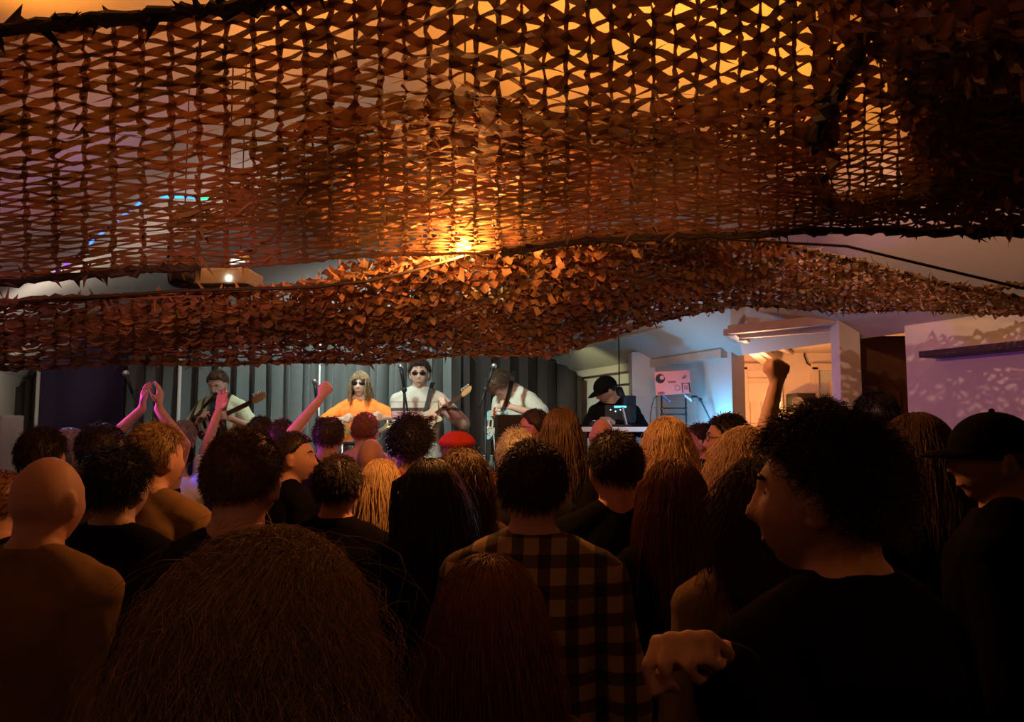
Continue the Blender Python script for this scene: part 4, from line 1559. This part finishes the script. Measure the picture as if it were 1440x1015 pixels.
# ------------------------------------------------------------ instruments
def guitar(loc, neck_dir, face_dir, label, body_m, neck_len=.62, bass=False, scale=1.0, strap_pts=None, pick_m=None, shape='double'):
    x = Vector(neck_dir).normalized()
    z = Vector(face_dir)
    z = (z - x * z.dot(x)).normalized()
    y = z.cross(x)
    M = Matrix((x, y, z)).transposed().to_4x4()
    root = empty('bass_guitar' if bass else 'electric_guitar', loc)
    tag(root, label, 'guitar')
    k = scale
    out = [(.20, .035), (.23, .10), (.19, .13), (.13, .115), (.05, .10), (-.03, .12), (-.11, .155), (-.18, .14), (-.215, .06), (-.215, -.04),
           (-.18, -.13), (-.10, -.165), (-.02, -.13), (.05, -.105), (.11, -.12), (.15, -.13), (.165, -.10), (.15, -.05), (.17, -.03)]
    # smooth outline
    pts = []
    n = len(out)
    for i in range(n):
        p0, p1, p2, p3 = (Vector(out[(i + q) % n]) for q in (-1, 0, 1, 2))
        for t in (0, .33, .67):
            pts.append(tuple(((2 * p1) + (p2 - p0) * t + (2 * p0 - 5 * p1 + 4 * p2 - p3) * t * t + (3 * p1 - p0 - 3 * p2 + p3) * t ** 3) * .5 * k))
    MB().prism(pts, .042 * k, M).build('guitar_body', body_m, root, bevel=.006)
    pg = [(px_ * .62 + .02 * k, py_ * .62 - .02 * k) for px_, py_ in pts]
    MB().prism(pg, .004 * k, M @ Matrix.Translation((0, 0, .0225 * k))).build('pickguard', pick_m or mat('cream_plastic', (.55, .52, .42)), root)
    L0, L1 = .12 * k, (.12 + neck_len) * k
    M3 = M.to_3x3()
    NE = mat('maple_neck', (.45, .27, .12), rough=.4)
    MB().beam(M3 @ Vector((L0, 0, .026 * k)), M3 @ Vector((L1, 0, .02 * k)), .05 * k, .024 * k, z).build('neck', NE, root, bevel=.006)
    MB().beam(M3 @ Vector((L0 - .03 * k, 0, .041 * k)), M3 @ Vector((L1, 0, .034 * k)), .047 * k, .006 * k, z).build('fretboard', mat('rosewood', (.06, .03, .02), rough=.5), root)
    hp = [(0, .024), (.03, .036), (.15, .048), (.19, .035), (.18, .0), (.13, -.03), (.03, -.034), (0, -.024)]
    hd = MB().prism([(L1 + a * k, b * k) for a, b in hp], .016 * k, M @ Matrix.Translation((0, 0, .016 * k))).build('headstock', NE, root, bevel=.003)
    for i in range(4 if bass else 6):
        pm = MB()
        xx = L1 + (.03 + i * (.036 if bass else .025)) * k
        pm.capsule(M3 @ Vector((xx, .045 * k, .016 * k)), M3 @ Vector((xx, .072 * k, .016 * k)), .008 * k, .010 * k, 8)
        pm.build('tuning_peg', METAL, hd, True)
    for xx in (-.06, .03):
        MB().box(M3 @ Vector((xx * k, 0, .028 * k)), (.035 * k, .085 * k, .012 * k), M3).build('pickup', BLACKP, root)
    MB().box(M3 @ Vector((-.13 * k, 0, .028 * k)), (.03 * k, .09 * k, .012 * k), M3).build('bridge', METAL, root)
    for i in range(2):
        MB().capsule(M3 @ Vector(((-.12 + i * .05) * k, -.09 * k, .022 * k)), M3 @ Vector(((-.12 + i * .05) * k, -.09 * k, .036 * k)), .011 * k, .009 * k, 8).build('control_knob', METAL, root, True)
    if strap_pts:
        sm = MB()
        P = [Vector(p) - Vector(loc) for p in strap_pts]
        for a, b in zip(P[:-1], P[1:]):
            sm.beam(a, b, .038, .006, (0, -1, .25))
        sm.build('strap', mat('black_strap', (.012, .012, .012), rough=.6), root)
    return root


def body_pt(key, v):
    q = PEOPLE[key]
    return q['T'] @ (Vector(v) * q['s'])


# ------------------------------------------------------------ the band (facing the room)
PATTERN = band_mat('patterned_shirt', (.5, .5, .35), [(-.26, (.55, .56, .36)), (-.105, (.03, .035, .03)), (-.04, (.02, .022, .02)), (.05, (.10, .11, .08)), (.075, (.50, .52, .33)), (.12, (.12, .12, .09)), (.15, (.55, .56, .36)), (.19, (.06, .06, .05)), (.22, (.5, .5, .33)), (.28, (.5, .5, .33))], axis=0)
STRIPE = band_mat('striped_shirt', (.7, .68, .6), [(.8, (.50, .48, .42)), (1.19, (.46, .43, .38)), (1.26, (.45, .24, .24)), (1.335, (.06, .045, .04)), (1.365, (.50, .49, .42)), (1.41, (.36, .36, .33)), (1.425, (.52, .51, .44)), (1.7, (.52, .51, .44))], axis=2)
ORANGE = mat('orange_cotton', (.85, .20, .03), rough=.85, var=.12)
PALEGREEN = mat('pale_cotton', (.62, .66, .58), rough=.85, var=.06)
KHAKI = mat('grey_trouser_cloth', (.10, .09, .075), rough=.9)
BLACKC = mat('black_cotton', (.008, .007, .007), rough=.95, spec=.04, var=.2)

person('g1', 307, 521, 7.0, 'person with short dark hair and patterned shirt playing guitar on stage', yaw=176, hp=22, lean=5,
       hairstyle='short', haircol='brown', sk='a', top=PATTERN, sleeve='short', bottom=BLACKC, floor=SZ, H=1.74, face=True, group='band on stage',
       arms={'R': dict(to=at(279, 590, 6.78), curl=45, pole=(.7, -.5, -.6)), 'L': dict(to=at(326, 589, 6.72), curl=60, pole=(-.8, 0, -.8))})
person('g2', 507, 521, 7.2, 'person with long fair hair, dark glasses and an orange shirt standing at the drums', yaw=180, hp=-4,
       hairstyle='long', haircol='fair', sk='a', top=ORANGE, sleeve='short', bottom=BLACKC, floor=SZ, face=True, glasses='sun', group='band on stage',
       arms={'R': dict(to=at(480, 590, 6.85), curl=70, pole=(1, -.3, -.3)), 'L': dict(to=at(540, 588, 6.85), curl=70, pole=(-1, -.3, -.4))},
       styl=dict(length=.30, n=2000))
person('g3', 590, 503, 6.9, 'person in dark glasses and a striped collared shirt playing guitar before the grey curtain', yaw=184, hp=2,
       hairstyle='messy', haircol='dark', sk='a', top=STRIPE, sleeve='long', bottom=KHAKI, floor=SZ, face=True, glasses='sun', collar=True, group='band on stage',
       arms={'R': dict(to=at(596, 588, 6.70), curl=45, pole=(.8, -.4, -.5)), 'L': dict(to=at(632, 572, 6.66), curl=65, pole=(-.8, 0, -.8))})
person('g4', 706, 506, 6.8, 'stooping person in a pale T-shirt playing a light blue bass', yaw=135, hp=52, lean=20,
       hairstyle='messy', haircol='brown', sk='a', top=PALEGREEN, sleeve='short', bottom=BLACKC, floor=SZ, H=1.84, face=True, group='band on stage',
       arms={'R': dict(to=at(695, 583, 6.52), curl=45, pole=(.5, -.7, -.5)), 'L': dict(to=at(722, 573, 6.55), curl=60, pole=(-1, -.2, -.5))})
person('dj', 852, 536, 6.72, 'person in a dark cap bending over the high table', yaw=150, hy=-42, hp=18, lean=12, hairstyle='crop', haircol='black', sk='c',
       top=BLACKC, sleeve='long', floor=SZ, H=1.68, face=True, cap=('baseball', BLACKC), group='band on stage',
       arms={'R': dict(to=at(842, 598, 6.42), curl=35, pole=(.8, -.4, -.4)), 'L': dict(to=at(866, 596, 6.40), curl=35, pole=(-.8, -.4, -.4))})

guitar(at(296, 594, 6.76), (at(352, 567, 6.62) - at(296, 594, 6.76)), (0, -1, .1), 'electric guitar with a pale headstock held by the person in the patterned shirt', mat('dark_sunburst', (.10, .03, .02), rough=.25), .50, scale=.78,
       strap_pts=[at(322, 552, 6.84), at(312, 566, 6.78), at(300, 582, 6.76)])
guitar(at(604, 588, 6.72), (at(641, 562, 6.60) - at(604, 588, 6.72)), (0, -1, .1), 'cream electric guitar held by the person in the striped shirt', mat('cream_lacquer', (.62, .56, .42), rough=.25), .50, scale=.62,
       strap_pts=[at(609, 540, 7.02), at(608.5, 538, 6.90), at(606, 546, 6.83), at(603, 560, 6.80), at(599, 576, 6.76), at(594, 592, 6.74)])
guitar(at(697, 596, 6.62), (at(744, 588, 6.15) - at(697, 596, 6.62)), (-.9, -.6, .15), 'light blue bass guitar held by the stooping person', mat('light_blue_lacquer', (.32, .62, .68), rough=.25), .58, bass=True, scale=.8,
       strap_pts=[at(724, 522, 6.72), at(721, 530, 6.62), at(718, 545, 6.57), at(714, 560, 6.54), at(706, 580, 6.53)])
tag(MB().tube([at(693, 602, 6.5), at(686, 600, 6.5), at(684, 606, 6.5), at(688, 611, 6.5), at(694, 612, 6.5), at(697, 640, 6.55), at(695, 690, 6.6)], .006, 8).build('cable', mat('white_cable', (.7, .75, .72), rough=.5), None, True),
    'white cable looping from the light blue bass guitar', 'cable')

# drums in front of the orange shirt
dq = at(512, 640, 6.6)
CH = mat('drum_shell', (.25, .25, .24), rough=.35)
SKN = mat('drum_skin', (.6, .58, .52), rough=.6)


def drum(px, py, D, r, h, tilt, label, floor_leg=True):
    p = at(px, py, D)
    o = empty('drum', (p.x, D, SZ))
    tag(o, label, 'drum', 'drum kit')
    z = p.z - SZ
    T = Matrix.Rotation(R(tilt), 3, 'X')
    c = Vector((0, 0, z - h / 2))
    MB().lathe([(.003, -h / 2), (r, -h / 2), (r, h / 2), (.003, h / 2)], 28, c, T).build('shell', CH, o, True)
    MB().lathe([(.003, h / 2 + .002), (r * .97, h / 2 + .002), (r * .97, h / 2 + .006), (.003, h / 2 + .006)], 28, c, T).build('drum_head', SKN, o, True)
    for q in (-1, 1):
        MB().lathe([(r, q * h / 2 - .012), (r + .01, q * h / 2 - .012), (r + .01, q * h / 2 + .012), (r, q * h / 2 + .012)], 28, c, T).build('hoop', METAL, o, True)
    for k in range(3):
        a = k * 2.094
        MB().tube([c + Vector((math.cos(a) * r * .9, math.sin(a) * r * .9, -h / 4)), (math.cos(a) * r * 1.15, math.sin(a) * r * 1.15, 0.01)], .009, 8).build('leg', METAL, o, True)


drum(517, 606, 6.5, .12, .14, 8, 'small drum between the two cymbals in front of the orange shirt')
drum(484, 622, 6.75, .13, .2, 0, 'drum under the pale cymbal beside the bald spot of a dark haired person')


def cymbal(px, py, D, r, tilt, label):
    p = at(px, py, D)
    o = empty('cymbal', (p.x, D, SZ))
    tag(o, label, 'cymbal', 'drum kit')
    z = p.z - SZ
    T = Matrix.Rotation(R(tilt), 3, 'Y') @ Matrix.Rotation(R(10), 3, 'X')
    MB().lathe([(.003, .02), (.02, .018), (.035, .004), (r, -.012), (r, -.015), (.035, 0), (.003, .014)], 30, (0, 0, z), T).build('plate', mat('brass_cymbal', (.55, .42, .2), rough=.35, metal=.7), o, True)
    MB().tube([(0, 0, .15), (0, 0, z + .04)], .009, 8).build('stand', METAL, o, True)
    for k in range(3):
        a = k * 2.094
        MB().tube([(0, 0, .2), (math.cos(a) * .22, math.sin(a) * .22, .01)], .008, 8).build('leg', METAL, o, True)


cymbal(545, 598, 6.68, .13, -22, 'brass cymbal at the right of the drums by the striped shirt')
cymbal(482, 598, 6.5, .12, 35, 'steeply tilted cymbal at the left of the drums')

# ------------------------------------------------------------ the crowd (facing the stage)
J = lambda n, c, v=.2: mat(n, c, rough=.95, var=v, scale=25, spec=.04)
JB = J('black_jacket_cloth', (.007, .006, .006))
JN = J('charcoal_cloth', (.016, .014, .014))
TAN = J('tan_jacket_cloth', (.24, .16, .09))
OLIVE = J('olive_shirt_cloth', (.20, .12, .06))
WHITE = J('white_cotton', (.72, .72, .76), .05)
PURP = J('lilac_cotton', (.55, .34, .60), .1)
MAG = J('magenta_cotton', (.45, .03, .10), .1)
GREYP = J('grey_knit', (.26, .24, .28), .1)
BROWNC = J('brown_knit', (.09, .05, .03))
PLAID = plaid_mat('plaid_flannel', (.36, .25, .15), (.08, .05, .035), (.30, .24, .22), 15.0)
REDCAP = J('red_cap_cloth', (.62, .06, .03))

# nearest
person('A', 372, 728, .98, 'person with a huge mass of curly fair hair, nearest in the middle left', fem=True, hairstyle='wavy', haircol='fair', top=JB, vox=.008,
       styl=dict(n=17000, length=.40, r=.0005, vol=1.82, curl=.026, wave=17, steps=16, jitter=.45, fall=.7), hp=4)
person('B', 1152, 574, 1.2, 'person with short dark curls and a black jacket, largest head at the right', yaw=28, hy=34, hairstyle='curly', haircol='dark', sk='b', top=JB, face=True, vox=.006, collar=True,
       styl=dict(n=6000, length=.04, r=.0008, vol=1.06, thr=.05), arms={'L': dict(to=at(1016, 930, .95), curl=62, pole=(.2, -.3, -1), dir=(at(968, 905, .90) - at(1016, 930, .95)), palm=(-.1, -.5, -.8))})
person('C', 686, 772, 1.22, 'short person with reddish brown hair to the shoulders in front of the plaid shirt', fem=True, hairstyle='long', haircol='auburn', top=BROWNC, styl=dict(n=6000, length=.38, r=.0008, vol=1.2, curl=.008), hy=10)
person('D', 750, 616, 2.0, 'person in a pale and dark plaid shirt with short dark hair', yaw=-8, hairstyle='short', haircol='dark', sk='b', top=PLAID, collar=True, styl=dict(n=2600, r=.001, vol=1.07))
person('E', 862, 603, 2.52, 'person in a black jacket with short dark hair and a reddish ear', yaw=6, hy=14, hairstyle='short', haircol='dark', sk='b', top=JB, styl=dict(n=2200, r=.0011, vol=1.06))
person('F', 604, 642, 2.4, 'person with long straight black hair looking to the left', fem=True, yaw=14, hy=36, hairstyle='long', haircol='black', sk='b', top=JB, face=True, styl=dict(n=3200, length=.42, r=.0013, curl=.003))
person('G', 345, 600, 1.78, 'person with cropped brown hair behind the mass of curly fair hair', yaw=-6, hairstyle='crop', haircol='brown', sk='b', top=JN, styl=dict(n=3500, r=.0008, length=.015, vol=1.05))
person('H', 222, 592, 2.75, 'person with light brown hair and an orange lit cheek left of the cropped brown head', yaw=-10, hy=-22, hairstyle='short', haircol='fair', sk='b', top=OLIVE, face=True, styl=dict(n=2000, r=.0011))
person('I', 70, 643, 1.9, 'bald person in an olive brown shirt at the far left', yaw=-14, hairstyle='bald', sk='b', top=OLIVE, collar=True)
person('J', 172, 622, 2.35, 'person with dark hair in a bulky black coat left of the curly fair hair', yaw=-10, hairstyle='messy', haircol='black', sk='c', top=JB, collar=True)
person('K', 2, 660, 2.5, 'person with thin reddish hair cut off by the left edge', hairstyle='crop', haircol='auburn', sk='b', top=JN)
person('L', 62, 598, 3.1, 'person with dark hair standing behind the bald head at the far left', hairstyle='short', haircol='dark', sk='b', top=JN, styl=dict(n=1500))
person('M', 99, 600, 4.3, 'person with blue lit pale hair near the dark purple curtain', fem=True, hairstyle='bob', haircol='grey', sk='a', top=JN, hy=-20)
person('N', 146, 592, 3.5, 'person with dark hair before the dark purple curtain', hairstyle='short', haircol='dark', sk='a', top=JN, hy=-25)
person('O', 205, 604, 4.4, 'person with both arms raised in purple light', fem=True, hairstyle='short', haircol='dark', sk='a', top=JN, sleeve='none',
       arms={'L': dict(to=at(200, 575, 4.4), curl=15, pole=(-1, -.2, -.6), dir=(.1, 0, 1), palm=(1, 0, 0)), 'R': dict(to=at(223, 575, 4.35), curl=18, pole=(1, -.2, -.4), dir=(.08, 0, 1), palm=(-1, 0, 0))})
person('P', 258, 590, 5.2, 'person with pale grey hair below the patterned shirt guitarist', hairstyle='short', haircol='grey', sk='a', top=JN)
person('Q', 254, 616, 4.9, 'person with dark hair and a glowing white shirt raising a bare red lit right arm', fem=True, hairstyle='messy', haircol='black', sk='a', top=WHITE, sleeve='short',
       arms={'R': dict(to=at(308, 572, 4.95), curl=12, pole=(-.7, -.2, -.8), dir=(.25, 0, 1), palm=(0, -1, .2))}, head_k=.86)
person('R', 414, 606, 3.6, 'person with short grey flecked hair in profile, orange lit face to the right', yaw=-50, hy=-38, hairstyle='crop', haircol='dark', sk='b', top=JB, face=True, styl=dict(n=1500))
person('S', 477, 637, 2.8, 'person with dark hair and a black jacket in front of the long haired performer', yaw=-8, hairstyle='short', haircol='dark', sk='b', top=JB, styl=dict(n=2200, r=.0011, vol=1.07), collar=True)
person('T2', 463, 583, 4.6, 'person with a small bald spot in dark hair left of the orange shirt', hairstyle='short', haircol='dark', sk='b', top=JN, styl=dict(top=.94))
person('U', 367, 584, 5.5, 'person with dark hair between the patterned shirt guitarist and the grey flecked profile', hairstyle='short', haircol='dark', sk='b', top=JN)
person('U2', 398, 588, 4.9, 'person with dark hair raising a purple lit right arm towards the grey curtain', hairstyle='short', haircol='dark', sk='a', top=JN, sleeve='short',
       arms={'R': dict(to=at(450, 561, 4.85), curl=70, pole=(-.6, -.2, -.8), dir=(.5, 0, .85), palm=(0, 1, .2))})
person('V', 514, 579, 5.0, 'person with short auburn hair and a lilac shirt before the orange shirt', hairstyle='crop', haircol='auburn', sk='a', top=PURP)
person('W', 522, 617, 4.2, 'bald person lit red below the lilac shirt', hairstyle='bald', sk='b', top=PURP)
person('X', 536, 643, 3.3, 'person with long blond hair glowing orange beside the black haired profile', fem=True, hairstyle='long', haircol='blond', sk='a', top=OLIVE, styl=dict(n=2000, length=.34))
person('Y', 578, 581, 3.8, 'person with a round head of dark hair and a magenta top below the striped shirt', hairstyle='curly', haircol='black', sk='c', top=MAG, styl=dict(n=2000, vol=1.16))
person('Z', 643, 606, 4.35, 'person in a red flat cap', hairstyle='short', haircol='fair', sk='a', top=BROWNC, cap=('flat', REDCAP))
person('AA', 652, 628, 2.7, 'person with brown hair right behind the long straight black hair', fem=True, hairstyle='bob', haircol='brown', sk='b', top=BROWNC, hy=-10)
person('AB', 692, 662, 3.65, 'short person with auburn hair under the boom microphone', fem=True, hairstyle='messy', haircol='auburn', sk='b', top=BROWNC)
person('AC', 727, 601, 3.2, 'person with pinkish grey hair just behind the plaid shirt', hairstyle='short', haircol='grey', sk='b', top=JN)
person('AD', 751, 574, 5.2, 'person in glasses with a red lit face before the black curtain', yaw=30, hy=50, hairstyle='crop', haircol='dark', sk='b', top=JN, face=True, glasses='clear')
person('AE', 789, 571, 3.85, 'person with long brown hair below the hanging black curtain edge', fem=True, hairstyle='long', haircol='brown', sk='a', top=JN, styl=dict(n=2400, length=.36, vol=1.1))
person('AF', 847, 588, 5.0, 'bald person lit red below the dark capped figure', hairstyle='bald', sk='b', top=JN)
person('AG', 937, 584, 3.2, 'person with a blond bob lit at its edge under the pink poster board', fem=True, hairstyle='bob', haircol='blond', sk='a', top=JN, styl=dict(n=3000, length=.2, r=.0012))
person('AH', 945, 642, 2.22, 'person with dark auburn tipped hair in front of the blond bob', fem=True, hairstyle='long', haircol='auburn', sk='a', top=JB, hy=12, styl=dict(n=3600, r=.0012))
person('AI', 984, 593, 4.9, 'person seen in profile left of the one with dark hair and glasses', yaw=55, hy=30, hairstyle='short', haircol='dark', sk='b', top=JN, face=True,
       arms={'L': dict(to=at(983, 664, 4.68), curl=48, pole=(-.3, -.3, -1), dir=(-.5, -.3, .5), palm=(.5, -.6, 0))})
person('AJ', 1021, 579, 3.9, 'person with dark hair and glasses looking left under the raised fist', yaw=45, hy=32, hairstyle='short', haircol='black', sk='b', top=JB, face=True, glasses='clear')
person('AK', 1045, 598, 2.75, 'person with wavy orange lit hair raising a right fist', fem=True, yaw=10, hy=8, hairstyle='wavy', haircol='blond', sk='a', top=GREYP, sleeve='short', styl=dict(n=3600, length=.32, r=.0011),
       arms={'R': dict(to=at(1090, 546, 2.75), curl=78, pole=(-.5, -.2, -.8), dir=(.25, 0, 1), palm=(0, 1, 0))})
person('AL', 1066, 640, 1.86, 'person with long brown waves and a tan jacket beside the large dark curly head', fem=True, hairstyle='wavy', haircol='brown', sk='b', top=TAN, styl=dict(n=4000, length=.40, r=.001))
person('AM', 1150, 556, 3.2, 'person with dark hair rising above the large dark curly head', hairstyle='messy', haircol='black', sk='b', top=JN)
person('AN', 1229, 548, 3.6, 'tall person with dark hair before the brown door', hairstyle='short', haircol='black', sk='b', top=JB)
person('AO', 1285, 578, 2.6, 'person with long dark hair and fair ends before the purple lit wall', fem=True, yaw=10, hy=25, hairstyle='long', haircol='brown', sk='b', top=JB, styl=dict(n=3600, length=.42, r=.001, vol=1.1))
person('AP', 1392, 574, 2.1, 'person in a dark baseball cap seen in profile, orange lit face at the far right', yaw=48, hy=36, hairstyle='crop', haircol='grey', sk='b', top=JB, face=True, vox=.006, cap=('baseball', BLACKC), styl=dict(n=700, top=.12))

# pint cups by the profiles
def cup(px, py, D, label, lit):
    o = empty('drink_cup', (lit.x, lit.y - .02, lit.z - .05))
    tag(o, label, 'cup', 'drinks held in the crowd')
    MB().lathe([(.003, 0), (.027, 0), (.036, .12), (.034, .12), (.026, .004), (.003, .004)], 18).build('tumbler', mat('clear_plastic', (.5, .5, .45), rough=.15, spec=.5, trans=.4), o, True)
    MB().lathe([(.003, .006), (.025, .006), (.031, .09), (.003, .09)], 18).build('beer', mat('pale_beer', (.55, .33, .08), rough=.2), o, True)


hq = PEOPLE['AI']['hands']['L']
cup((0, 0, 0), 0, 0, 'clear cup of pale beer held up before a profile below the pink poster board', hq)
run_queue()

# ------------------------------------------------------------ lights
def spot(name, loc, tgt, col, w, ang=60, blend=.5, rad=.05):
    l = bpy.data.lights.new(name, 'SPOT')
    l.energy = w; l.color = col; l.spot_size = R(ang); l.spot_blend = blend; l.shadow_soft_size = rad
    o = bpy.data.objects.new(name, l)
    COL.objects.link(o)
    o.location = loc
    o.rotation_euler = (Vector(tgt) - Vector(loc)).to_track_quat('-Z', 'Y').to_euler()
    return o


def point(name, loc, col, w, rad=.05):
    l = bpy.data.lights.new(name, 'POINT')
    l.energy = w; l.color = col; l.shadow_soft_size = rad
    o = bpy.data.objects.new(name, l)
    COL.objects.link(o)
    o.location = loc
    return o


OR = (1, .31, .02)
for p, w_ in (((.3, 2.6, 2.95), 66), ((-1.3, 2.2, 2.95), 40), ((-.5, 3.8, 3.1), 36), ((.55, 3.0, 2.9), 20)):
    spot('orange_ceiling_wash', p, (p[0], p[1] + .1, 5), OR, w_, 165, .5, .05)
point('bulb_light', at(652, 350, 2.84), (1, .36, .08), 50, .03)
spot('bulb_beam', at(652, 345, 2.95), at(676, 405, 3.5), (1, .85, .35), 130, 24, .9, .01)  # extra spot added to make the yellow patch on the far net
spot('net_wash', (-.6, -1.0, 2.2), (-.4, 4.2, 2.38), (1, .36, .20), 10, 48, .7, .05)  # added fill from behind the viewer, brightens the far net sheet
for x_, z_, c_, w_ in ((-2.3, 2.15, (.75, .30, .36), 150), (-1.25, 2.18, (1, .36, .24), 330), (-.3, 2.22, (1, .38, .12), 480), (.6, 2.3, (1, .38, .14), 250)):
    spot('house_spot', (x_ * .3, -1.2, 2.15), (x_, 3.7, z_), c_, w_, 15, .9, .04)  # invented narrow spots behind the viewer, added to lift the far net
for x_, c_, w_ in ((-2.4, (.9, .30, .35), 26), (-1.2, (1, .33, .22), 26), (-.1, (1, .36, .14), 26), (.75, (1, .40, .2), 10)):
    spot('stage_footlight', (x_, 5.65, 1.25), (x_, 3.75, 2.15), c_, w_, 70, .7, .03)  # invented upward spots, added to light the underside of the far net
spot('orange_side_lamp', (1.35, 4.3, 2.2), (.82, 2.75, 1.55), (1, .34, .04), 22, 36, .7, .03)  # added close spot so the wavy hair glows orange, no fixture here
point('led_glow', at(250, 282, 3.84), (.1, .25, 1), .6, .03)
point('led_glow', at(90, 380, 3.84), (.15, .05, 1), .6, .03)
point('led_glow', at(170, 310, 3.84), (.1, .2, 1), .35, .03)
WG = (.88, 1, .86)
spot('stage_spot', (-2.6, 4.9, 3.1), (-2.2, 7.2, 1.7), WG, 230, 66, .6, .05)
spot('stage_spot', (-1.2, 4.9, 3.2), (-.9, 7.1, 1.8), WG, 165, 66, .6, .05)
spot('stage_spot', (-1.0, 5.2, 3.0), (.1, 6.8, 1.8), (.80, 1, .86), 60, 45, .6, .05)
spot('curtain_wash', (-1.6, 6.6, 3.4), (-1.6, 8.1, 1.9), (.8, 1, .95), 165, 110, .8, .05)  # extra wash added only to brighten the curtain folds
spot('ceiling_bounce', (-2.0, 6.0, 2.6), (-2.4, 5.6, 4.0), (1, .74, .62), 24, 150, .9, .1)  # added spots standing in for stage light bounced onto the ceiling
spot('ceiling_bounce', (-3.0, 5.4, 2.35), (-3.9, 6.3, 3.1), (1, .86, .70), 17, 130, .9, .1)
spot('corner_lamp', (-3.9, 6.6, 2.0), (-5.0, 8.0, 2.35), (1, .92, .7), 16, 70, .8, .05)  # added fill for the dark left ceiling corner, no real lamp
spot('purple_wash', (-3.7, 4.7, 2.0), (-2.05, 4.4, 1.85), (.55, .06, 1), 150, 34, .7, .05)
spot('ultraviolet_lamp', (-3.5, 4.55, 1.95), (-2.1, 4.95, 1.33), (.15, .12, 1), 200, 17, .6, .05)
spot('blue_wash', (-3.0, 5.8, 2.4), (-2.45, 4.3, 1.65), (.08, .35, 1), 160, 34, .6, .05)
spot('pink_wash', (-3.6, 4.2, 2.1), (-1.4, 4.7, 1.8), (1, .06, .40), 150, 26, .7, .05)
spot('pink_wash', (-.6, 5.7, 2.6), (-.9, 4.8, 1.7), (1, .10, .35), 40, 60, .6, .05)
point('cyan_uplight', at(985, 598, 5.95), (.05, .52, 1), 11, .04)
point('side_room_lamp', (1.0, 5.7, 2.0), (1, .78, .68), 5, .05)  # added neutral fill brightening the slope above the side wall
point('orange_uplight', at(1062, 602, 6.6), (1, .36, .06), 66, .04)
point('pink_lamp', (2.1, 6.6, 2.0), (1, .30, .28), 22, .05)
spot('red_wash', (1.2, 5.4, 2.5), (.3, 3.6, 1.6), (1, .06, .03), 28, 60, .7, .05)
spot('yellow_back', (.2, 7.3, 2.5), (.95, 7.9, 2.0), (1, 1, .5), 14, 70, .6, .05)
spot('right_wall_dapple', (.9, 2.9, 2.95), (2.4, 4.0, 1.9), (1, .58, .40), 48, 60, .6, .012)
spot('violet_wall_wash', (1.0, 3.3, 1.95), (2.5, 3.9, 1.7), (.42, .26, 1), 1, 70, .8, .1)
spot('right_lamp', (.9, 2.75, 2.3), (1.3, 2.1, 1.62), (1, .38, .05), 8, 28, .7, .03)  # added spot putting orange light on the capped profile
spot('orange_ceiling_wash', (.95, 3.0, 2.78), (1.6, 3.4, 3.0), OR, 14, 130, .8, .03)
spot('back_lamp', (1.7, .15, 2.25), (.60, 1.12, 1.50), (1, .34, .05), 7, 15, .9, .02)  # added unseen spot that turns the large head's neck orange
spot('room_lamp', (.4, -.6, 3.2), (-.25, 1.0, 1.5), (1, .40, .14), 9, 44, .8, .15)  # added unseen fill lifting the nearest heads out of the dark

w = bpy.data.worlds.new('hall_dark')
sc.world = w
w.use_nodes = True
bg = w.node_tree.nodes['Background']
bg.inputs[0].default_value = (.9, .4, .2, 1)
bg.inputs[1].default_value = .0015
